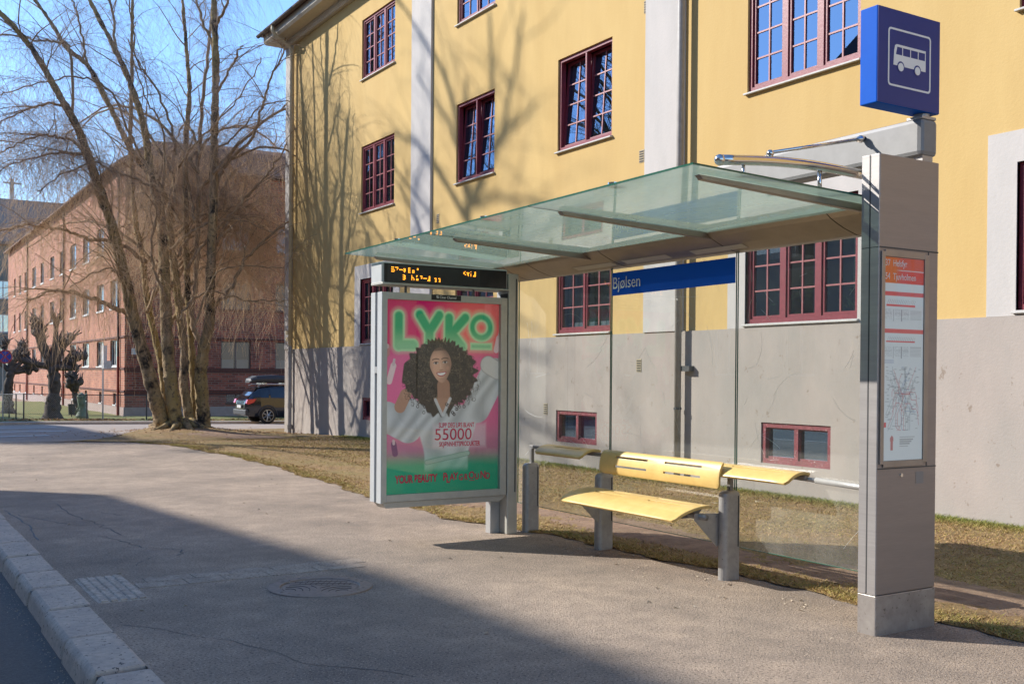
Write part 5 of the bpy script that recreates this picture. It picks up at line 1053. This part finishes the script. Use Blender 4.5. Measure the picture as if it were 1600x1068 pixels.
def willow(name, label, group, trunks, limbs, seed, ntw, gz, density_low=True):
    r_ = random.Random(seed); g = np.random.default_rng(seed); base = trunks[0][0][0]
    t = thing(name, label, 'tree', (base[0], base[1], gz), group); mb = MB()
    paths = []
    for pts, ra, rb in trunks:
        sp = smooth_path(pts, 7); n_ = len(sp); rad = [(ra+(rb-ra)*(k/(n_-1))**.8)*(1+.55*max(0, 1-k/5.))*(1+.06*math.sin(k*1.3+ra*50)) for k in range(n_)]; mb.tube(sp, rad, 14); paths.append((sp, rad))
    tr = mb.build('trunk', 'bark', t, smooth=True)
    dm = tr.modifiers.new('sub', 'SUBSURF'); dm.levels = 1; dm.render_levels = 2
    tx = bpy.data.textures.new('bark_relief', 'CLOUDS'); tx.noise_scale = .16; tx.noise_depth = 3; dp = tr.modifiers.new('relief', 'DISPLACE'); dp.texture = tx; dp.strength = .07; dp.mid_level = .5; dp.texture_coords = 'LOCAL'
    mb = MB(); lp = []
    for pts, ra, rb in limbs:
        sp = smooth_path(pts, 6); n_ = len(sp); sp = [p+Vector((r_.gauss(0, .02), r_.gauss(0, .02), r_.gauss(0, .02))) for p in sp]; rad = [max(.012, ra+(rb-ra)*(k/(n_-1))) for k in range(n_)]; mb.tube(sp, rad, 9); lp.append((sp, rad))
    # secondary boughs arching outward from everything
    allp = [(p, rd) for p, rd in paths+lp]; cen = Vector((base[0], base[1], 8)); sec = []
    mb2 = []
    for sp, rad in allp:
        L_ = sum((sp[k+1]-sp[k]).length for k in range(len(sp)-1))
        for _ in range(int(L_*2.6)):
            k = r_.randint(max(1, len(sp)//3), len(sp)-2); p = sp[k]
            if p.z < 2.3: continue
            d = (sp[k+1]-sp[k-1]).normalized(); a = Vector((r_.gauss(0, 1), r_.gauss(0, 1), r_.gauss(.2, .5))).normalized(); d = (d*.8+a*.9+Vector((0, 0, .25))).normalized()
            l = r_.uniform(.9, 2.8); q_ = p.copy(); P_ = [q_.copy()]; n_ = 9
            for j in range(n_-1):
                d = (d+Vector((r_.gauss(0, .13), r_.gauss(0, .13), -.05-.10*j/n_+r_.gauss(0, .06)))).normalized(); q_ = q_+d*l/(n_-1); P_.append(q_.copy())
            ra = min(rad[k]*.5, r_.uniform(.007, .022)); sec.append((P_, ra))
    if seed == 21: sec = [s for s in sec if not (24.2 < s[0][0].x*.729+s[0][0].y*.685 < 27.9) or r_.random() < .62]  # boughs thinned where their shadow would land on the facade
    P = np.array([[tuple(v) for v in s[0]] for s in sec]); rd = np.array([[max(.004, s[1]*(1-.75*j/8)) for j in range(9)] for s in sec])
    mb.build('branches', 'bark_upper', t, smooth=True)
    V, F = batch_tubes(P, rd, 5); npmesh('boughs', V, F, 'bark_upper', t)
    # hanging twigs
    src = P.reshape(-1, 3); ls = np.array([tuple(p) for sp, _ in lp for p in sp[2:] if p.z > 2.8]); src = np.concatenate([src, np.repeat(ls, 4, 0)])
    K = 9
    def hang(n, zlo, zhi, lmin, lmax, mt, nm, rr0, curl):
        s = src[(src[:, 2] > zlo) & (src[:, 2] < zhi)]
        if nm == 'hanging_twigs' and seed == 21:      # twigs thinned where their shadow would darken the facade
            dep = s[:, 0]*.729+s[:, 1]*.685; wgt = np.where(dep > 28.0, 1.5, np.where(dep > 24.0, .3, 1.0)); s = s[g.choice(len(s), n*2, p=wgt/wgt.sum())]
        p = s[g.integers(0, len(s), n)]+g.normal(0, .05, (n, 3)); L_ = g.uniform(lmin, lmax, n)
        a = g.uniform(0, 6.28, n); d = np.stack([np.cos(a)*.8, np.sin(a)*.8, g.uniform(-.3, .7, n)], 1); out = [p]; d /= np.linalg.norm(d, axis=1, keepdims=True)
        for j in range(K-1):
            d = d+np.stack([g.normal(0, curl, n), g.normal(0, curl, n), np.full(n, -.34)+g.normal(0, curl*.6, n)], 1); d /= np.linalg.norm(d, axis=1, keepdims=True); p = p+d*(L_/(K-1))[:, None]; out.append(p)
        Pn = np.stack(out, 1); Pn[..., 2] = np.maximum(Pn[..., 2], gz+.5); wall = Pn[..., 0] > 10.42; ok = ~(wall & (Pn[..., 1] < 29.6)).any(1); Pn = Pn[ok]
        rd_ = rr0*(1-.5*np.arange(K)/(K-1))[None, :]*g.uniform(.7, 1.3, (len(Pn), 1)); V, F = batch_tubes(Pn, rd_, 3); npmesh(nm, V, F, mt, t)
    hang(int(ntw*.46), 1.5, 9.0, .9, 2.6, 'twig', 'hanging_twigs', .0031, .24)
    hang(int(ntw*.44), 6.5, 30, .7, 2.6, 'twig_grey', 'upper_twigs', .0021, .17)
    return t
Z0 = 28.2
def L(*pts, z=0.0, zend=None):     # limb surveyed from photo columns and rows at a depth of Z0+z
    n_ = len(pts); ze = z if zend is None else zend; return [at(x, y, Z0+z+(ze-z)*k/(n_-1)) for k, (x, y) in enumerate(pts)]
trunks = [
 (L((257, 682), (252, 655), (240, 610), (225, 557), (208, 494), (194, 430), (172, 345), (147, 270), (122, 202), (96, 155), (55, 84), (25, 46), (-20, 0), z=0, zend=-1.6), .235, .05),
 (L((277, 686), (276, 662), (268, 610), (262, 542), (259, 475), (256, 400), (250, 329), (236, 274), (225, 198), (202, 126), (177, 72), (140, 0), (105, -80), z=-.3, zend=.6), .225, .045),
 (L((292, 680), (296, 655), (287, 600), (288, 550), (277, 456), (270, 400), (262, 330), (248, 290), (205, 235), (173, 169), (139, 105), (105, 76), (76, 30), (40, -20), z=.35, zend=1.5), .15, .045),
 (L((316, 676), (318, 655), (314, 590), (318, 545), (327, 505), (328, 450), (333, 337), (335, 211), (337, 105), (334, 0), (332, -110), (322, -230), z=.7, zend=.5), .215, .06),
 (L((240, 672), (258, 640), (250, 560), (232, 480), (222, 400), (210, 330), (204, 215), (206, 126), (207, 0), (214, -120), z=.9, zend=2.0), .13, .035),
 (L((300, 670), (304, 630), (298, 520), (292, 421), (290, 300), (291, 211), (296, 147), (292, 84), (286, 10), (280, -90), z=1.1, zend=2.4), .12, .04)]
limbs = [
 (L((316, 540), (300, 500), (306, 430), (310, 330), (312, 202), (323, 105), (330, 30), (350, -60), z=1.0, zend=2.2), .085, .03),
 (L((206, 494), (190, 486), (157, 471), (130, 462), (105, 456), (80, 455), (40, 470), z=0, zend=-1.5), .075, .02),
 (L((228, 410), (181, 379), (139, 375), (110, 362), (76, 356), (40, 352), (0, 362), z=.2, zend=-1.2), .06, .015),
 (L((180, 362), (150, 300), (139, 249), (110, 240), (84, 240), (40, 250), (0, 266), z=-.3, zend=-1.8), .05, .012),
 (L((150, 280), (120, 225), (90, 215), (60, 212), (20, 228), (-20, 250), z=-.4, zend=-2), .045, .012),
 (L((130, 215), (95, 165), (60, 165), (20, 180), (-20, 205), z=-.6, zend=-1.6), .04, .012),
 (L((115, 190), (110, 80), (90, 66), (59, 63), (20, 55), (-25, 60), z=-.7, zend=.3), .04, .012),
 (L((202, 126), (181, 72), (177, 25), (169, -10), (150, -60), z=.4, zend=.9), .045, .02),
 (L((173, 169), (140, 110), (131, 76), (122, 25), (108, -10), z=1.2, zend=1.8), .045, .02),
 (L((276, 240), (274, 228), (261, 177), (236, 126), (215, 97), (205, 30), (200, -40), z=.8, zend=0), .04, .015),
 (L((252, 340), (258, 240), (250, 190), (225, 150), (200, 60), z=.2, zend=-.6), .035, .012),
 (L((337, 150), (352, 122), (367, 93), (379, 70), z=.6, zend=-.4), .04, .02),
 (L((334, 90), (329, 63), (312, 21), (303, -20), (296, -90), z=.5, zend=1.1), .05, .02),
 (L((337, 40), (350, 15), (365, -20), (390, -80), z=.5, zend=-.4), .045, .02),
 (L((329, 330), (345, 270), (366, 244), (396, 211), (412, 160), (421, 126), (440, 90), (449, 50), z=.7, zend=1.7), .055, .02),
 (L((328, 480), (345, 470), (366, 442), (380, 410), (396, 392), (425, 365), (455, 344), z=.9, zend=1.9), .06, .025),
 (L((291, 421), (320, 380), (366, 329), (395, 297), (421, 270), (440, 240), (455, 215), z=.9, zend=2.2), .045, .02),
 (L((338, 230), (355, 222), (385, 195), (400, 170), (430, 160), (455, 158), z=.5, zend=1.2), .03, .012),
 (L((280, 500), (300, 470), (330, 455), (380, 468), (420, 470), (448, 470), z=-.3, zend=.8), .035, .012),
 (L((262, 470), (240, 420), (238, 380), (245, 330), (225, 300), z=-.5, zend=-1.2), .04, .015),
 (L((225, 560), (215, 500), (190, 440), (170, 420), (140, 430), (110, 450), z=-.2, zend=-1.4), .035, .012),
 (L((300, 520), (330, 440), (350, 420), (400, 415), (445, 420), z=-.2, zend=.6), .03, .012),
 (L((255, 300), (215, 280), (180, 270), (150, 255), (100, 270), (60, 300), z=-.1, zend=-1.8), .035, .012),
 (L((280, 260), (300, 230), (340, 190), (375, 150), (410, 90), z=-.2, zend=-1.2), .03, .012),
 (L((236, 274), (200, 200), (170, 140), (120, 120), (60, 130), (0, 150), z=.2, zend=-1.4), .035, .012)]
r4 = random.Random(8); fh = Vector((fw.x, fw.y, 0)).normalized(); sh_ = Vector((rt.x, rt.y, 0)).normalized()
for k in range(30):  # rear limbs added so dense twigs cast their shade past the wall
    p = Vector((7.45, 28.9, r4.uniform(2.7, 7.6)))+fh*r4.uniform(.1, 1.4)+sh_*r4.uniform(-1.3, .8); a = r4.uniform(-1.35, 1.35); d = fh*math.cos(a)+sh_*math.sin(a); l = r4.uniform(2.8, 6.4)
    limbs.append(([p, p+d*l*.3+Vector((0, 0, l*.3)), p+d*l*.65+Vector((0, 0, l*.42)), p+d*l+Vector((0, 0, l*.30))], .05, .014))
wi = willow('willow_tree', 'big bare multi stemmed willow with drooping orange twigs at the corner of the lawn', None, trunks, limbs, 21, 23000, float(H(7.45, 28.7)))
# root flare
mb = MB()
for k in range(11):
    a = k*.571+.2; c_ = Vector((7.35, 28.7, 0)); r0_, r1_ = .25, rr.uniform(.7, 1.2); pts = []
    for q in (0, .3, .6, 1): x, y = c_.x+(r0_+(r1_-r0_)*q)*math.cos(a), c_.y+(r0_+(r1_-r0_)*q)*math.sin(a); pts.append((x, y, H(x, y)+.16*(1-q)**1.5-.02))
    mb.tube(pts, [.13, .10, .07, .03], 8)
mb.build('roots', 'bark', wi, smooth=True)

# ------------------------------------------------------------------ parked car behind the house corner
q = at(385.5, 655, 44); cx0 = q.x; cyn = q.y; cz = float(H(cx0+1, cyn))+.012
ca = thing('parked_car', 'dark SUV with a black roof box parked at the far kerb beyond the yellow house', 'car', (cx0+2.2, cyn+.9, cz))
W2 = .90; yc = cyn+W2
st = [(0.00, .42, .62, .80, .80), (.03, .36, .66, .95, .96), (.12, .33, .70, 1.02, 1.06), (.32, .30, .78, 1.06, 1.34), (.62, .28, .84, 1.05, 1.53), (1.2, .26, .86, 1.03, 1.60), (2.2, .25, .87, 1.0, 1.61), (2.9, .25, .87, .98, 1.55), (3.4, .26, .86, .96, 1.24), (3.75, .27, .84, .94, 1.0), (4.2, .30, .78, .84, .88), (4.36, .38, .66, .66, .70)]
def ring(s):
    x, zb, w_, zbelt, zr_ = s; hw = W2*(w_/.87); rf_ = hw*(.98 if zr_-zbelt < .1 else .74); return [(cx0+x, yc-hw*.86, cz+zb), (cx0+x, yc-hw, cz+zb+.22), (cx0+x, yc-hw, cz+(zb+zbelt)/2+.08), (cx0+x, yc-hw*.97, cz+zbelt), (cx0+x, yc-rf_, cz+max(zbelt+.01, zr_-.05)), (cx0+x, yc-rf_*.75, cz+max(zbelt+.015, zr_)),
            (cx0+x, yc+rf_*.75, cz+max(zbelt+.015, zr_)), (cx0+x, yc+rf_, cz+max(zbelt+.01, zr_-.05)), (cx0+x, yc+hw*.97, cz+zbelt), (cx0+x, yc+hw, cz+(zb+zbelt)/2+.08), (cx0+x, yc+hw, cz+zb+.22), (cx0+x, yc+hw*.86, cz+zb)]
rg = [ring(s) for s in st]; mb = MB(); n_ = 12
for k in range(len(rg)-1): mb.add(rg[k]+rg[k+1], [(i_, (i_+1) % n_, n_+(i_+1) % n_, n_+i_) for i_ in range(n_)])
mb.add(rg[0], [tuple(range(n_))]); mb.add(rg[-1], [tuple(range(n_))[::-1]])
mb.build('body', 'car_paint', ca, bevel=.02, smooth=True)
def sideglass(xa, xb, k=-1):
    def row(x):
        zb = np.interp(x, [s[0] for s in st], [s[3] for s in st]); zr_ = np.interp(x, [s[0] for s in st], [s[4] for s in st]); return zb, zr_
    vs = []
    for x in (xa, xb):
        zb, zr_ = row(x); w_ = np.interp(x, [s[0] for s in st], [s[2] for s in st])/.87*W2
        if k < 0: y1_, y2_ = yc-w_*.97-.006, yc-w_*.74-.006
        else: y1_, y2_ = yc+w_*.97+.006, yc+w_*.74+.006
        t0, t1 = .12, .88; vs += [(cx0+x, y1_+(y2_-y1_)*t0-.004, cz+zb+(zr_-.05-zb)*t0), (cx0+x, y1_+(y2_-y1_)*t1-.004, cz+zb+(zr_-.05-zb)*t1)]
    return vs
for k in (-1, 1):
    mb = MB()
    for xa, xb in ((.62, .98), (1.05, 2.0), (2.07, 2.95)): mb.add(sideglass(xa, xb, k), [(0, 2, 3, 1)])
    mb.build('side_window', 'car_glass', ca)
mb = MB(); mb.add([(cx0+.10-.012, yc-.66, cz+1.06), (cx0+.10-.012, yc+.66, cz+1.06), (cx0+.52, yc+.54, cz+1.50), (cx0+.52, yc-.54, cz+1.50)], [(0, 1, 2, 3)]); mb.build('rear_window', 'car_glass', ca)
MB().box(cx0-.05, cx0+.10, yc-.86, yc+.86, cz+.36, cz+.60).build('bumper', 'car_plastic', ca, bevel=.04); MB().box(cx0-.058, cx0-.04, yc-.26, yc+.26, cz+.66, cz+.78).build('number_plate', 'paint_white', ca)
MB().box(cx0-.02, cx0+.05, yc-.3, yc+.3, cz+.655, cz+.785).build('plate_holder', 'car_plastic', ca)
for k in (-1, 1):
    MB().prism([(cx0-.02, .86), (cx0+.04, 1.03), (cx0+.42, 1.05), (cx0+.30, .90), (cx0+.06, .82)], 'y', yc+k*.70-.05, yc+k*.91).build('tail_light', 'tail_red', ca, bevel=.01).location.z += cz
    MB().tube([(cx0+.55, yc+k*.6, cz+1.60), (cx0+.7, yc+k*.6, cz+1.66), (cx0+2.6, yc+k*.6, cz+1.66), (cx0+2.75, yc+k*.6, cz+1.60)], .018, 6).build('roof_rail', 'car_trim', ca)
    for xw in (.92, 3.5):
        yw = yc+k*.80; w_ = MB(); pr = [(.335, -.10), (.35, -.06), (.35, .06), (.335, .10), (.25, .11), (.25, -.11)]; ns = 28
        vs = [(cx0+xw+r_*math.cos(2*math.pi*a/ns), yw+o_, cz+.35+r_*math.sin(2*math.pi*a/ns)) for a in range(ns) for r_, o_ in pr]; m_ = len(pr)
        w_.add(vs, [(a*m_+b, a*m_+(b+1) % m_, ((a+1) % ns)*m_+(b+1) % m_, ((a+1) % ns)*m_+b) for a in range(ns) for b in range(m_)]); wo = w_.build('wheel', 'tyre', ca, smooth=False)
        ri_ = MB(); ys_ = yw+k*.085
        for a in range(7):
            th = 2*math.pi*a/7; c0, s0 = math.cos(th), math.sin(th); ri_.tube([(cx0+xw+.05*c0, ys_, cz+.35+.05*s0), (cx0+xw+.235*c0, ys_, cz+.35+.235*s0)], [.035, .022], 5)
        ri_.tube([(cx0+xw+.24*math.cos(a*math.pi/12), ys_, cz+.35+.24*math.sin(a*math.pi/12)) for a in range(25)], .014, 6).ball((cx0+xw, ys_, cz+.35), .06, 8); ri_.build('rim', 'rim', wo)
        MB().tube([(cx0+xw, yw-k*.03, cz+.35), (cx0+xw, yw+k*.03, cz+.35)], .245, 20).build('hub_well', 'rubber', wo)
        ar = MB().tube([(cx0+xw+.40*math.cos(a*math.pi/10), yc+k*.885, cz+.36+.40*math.sin(a*math.pi/10)) for a in range(11)], .035, 6).build('wheel_arch', 'car_plastic', ca)
rb = MB(); rs = [(.45, .62, .10), (.50, .80, .18), (.75, .84, .30), (1.6, .86, .34), (2.3, .80, .30), (2.6, .60, .16)]; rings = []
for x, w_, h_ in rs: rings.append([(cx0+x-.15, yc-w_*.45, cz+1.72), (cx0+x-.15, yc-w_*.5, cz+1.72+h_*.5), (cx0+x-.15, yc-w_*.36, cz+1.72+h_), (cx0+x-.15, yc+w_*.36, cz+1.72+h_), (cx0+x-.15, yc+w_*.5, cz+1.72+h_*.5), (cx0+x-.15, yc+w_*.45, cz+1.72)])
for k in range(len(rings)-1): rb.add(rings[k]+rings[k+1], [(i_, (i_+1) % 6, 6+(i_+1) % 6, 6+i_) for i_ in range(6)])
rb.add(rings[0], [tuple(range(6))]); rb.add(rings[-1], [tuple(range(6))[::-1]]); rb.build('roof_box', 'car_plastic', ca, bevel=.03, smooth=True)
MB().box(cx0+.9, cx0+.95, yc-.6, yc+.6, cz+1.66, cz+1.73).box(cx0+1.9, cx0+1.95, yc-.6, yc+.6, cz+1.66, cz+1.73).build('cross_bar', 'car_trim', ca)

# ------------------------------------------------------------------ the other side of the street (seen only in reflections; it throws the long shadow)
def street_house(label, y0, y1, xf, zeave, xr, zr_, yr0, yr1, m, grp='houses across the street'):
    hb = thing('street_house', label, 'house', (xf-5, (y0+y1)/2, 0), grp); hs = []; n_ = int((y1-y0-2)/3.2)
    for k in range(n_):
        for z in np.arange(1.6, zeave-2.2, 3.3): hs.append((y0+1.3+k*3.2, y0+2.6+k*3.2, float(z), float(z)+1.6))
    mb = MB(); wall_grid(mb, y0, y1, -.3, zeave, hs, lambda u, v, d: (xf-d, u, v), .15)
    xb = 2*xr-xf
    for y in (y0, y1): mb.add([(xf, y, -.3), (xb, y, -.3), (xb, y, zeave), (xf, y, zeave)], [(0, 1, 2, 3)])
    mb.add([(xb, y0, -.3), (xb, y1, -.3), (xb, y1, zeave), (xb, y0, zeave)], [(0, 1, 2, 3)]); mb.build('wall', m, hb)
    MB().add([(xf, y0, zeave), (xf, y1, zeave), (xb, y1, zeave), (xb, y0, zeave), (xr, yr0, zr_), (xr, yr1, zr_)], [(0, 1, 5, 4), (3, 4, 5, 2), (0, 4, 3), (1, 2, 5)]).build('roof', 'roof_tile', hb)
    for h in hs[:100]:
        wo = MB().box(xf-.14, xf-.08, h[0], h[0]+.08, h[2], h[3]).box(xf-.14, xf-.08, h[1]-.08, h[1], h[2], h[3]).box(xf-.14, xf-.08, h[0]+.08, h[1]-.08, h[2], h[2]+.08).box(xf-.14, xf-.08, h[0]+.08, h[1]-.08, h[3]-.08, h[3]).box(xf-.13, xf-.09, (h[0]+h[1])/2-.04, (h[0]+h[1])/2+.04, h[2]+.08, h[3]-.08).build('window', 'win_white', hb)
        MB().add([(xf-.12, h[0], h[2]), (xf-.12, h[1], h[2]), (xf-.12, h[1], h[3]), (xf-.12, h[0], h[3])], [(0, 1, 2, 3)]).build('pane', 'car_glass', wo)
    return hb
street_house('pale ochre house across the street whose shadow falls on the near pavement', -14, 31.1, -13, 14.0, -18, 19.25, -10, 30.2, 'street_ochre')
street_house('second pale house across the street beyond the side road', 50, 86, -13, 15.0, -18, 21.0, 51, 84, 'white_render')
street_house('plain house added unseen behind the yellow apartment building to darken reflections', -12, 26, 25, 9.5, 32, 12.5, -6, 20, 'street_ochre', None)  # added out of view so the lower brick windows reflect a wall
street_house('low pale house added across the street to fill window reflections', 33, 48, -13, 7.0, -18, 9.5, 34, 47, 'street_ochre')  # added in the gap so the lower panes mirror less open sky
t2 = [([(-4.6, 34.8, -.3), (-4.6, 34.8, 3), (-4.4, 35.0, 8), (-4.7, 34.7, 14), (-4.5, 34.8, 21)], .15, .05)]
l2 = []; r3 = random.Random(2)
for k in range(34):
    z = r3.uniform(9.5, 19); a = r3.uniform(0, 6.28); l = r3.uniform(1.8, 4.6); p = Vector((-4.5, 34.8, z)); l2.append(([p, p+Vector((math.cos(a)*l*.4, math.sin(a)*l*.4, l*.35)), p+Vector((math.cos(a+.3)*l, math.sin(a+.3)*l, l*.55))], .085, .028))
willow('street_tree', 'tall bare tree on the far side of the street', None, t2, l2, 33, 7000, -.3)
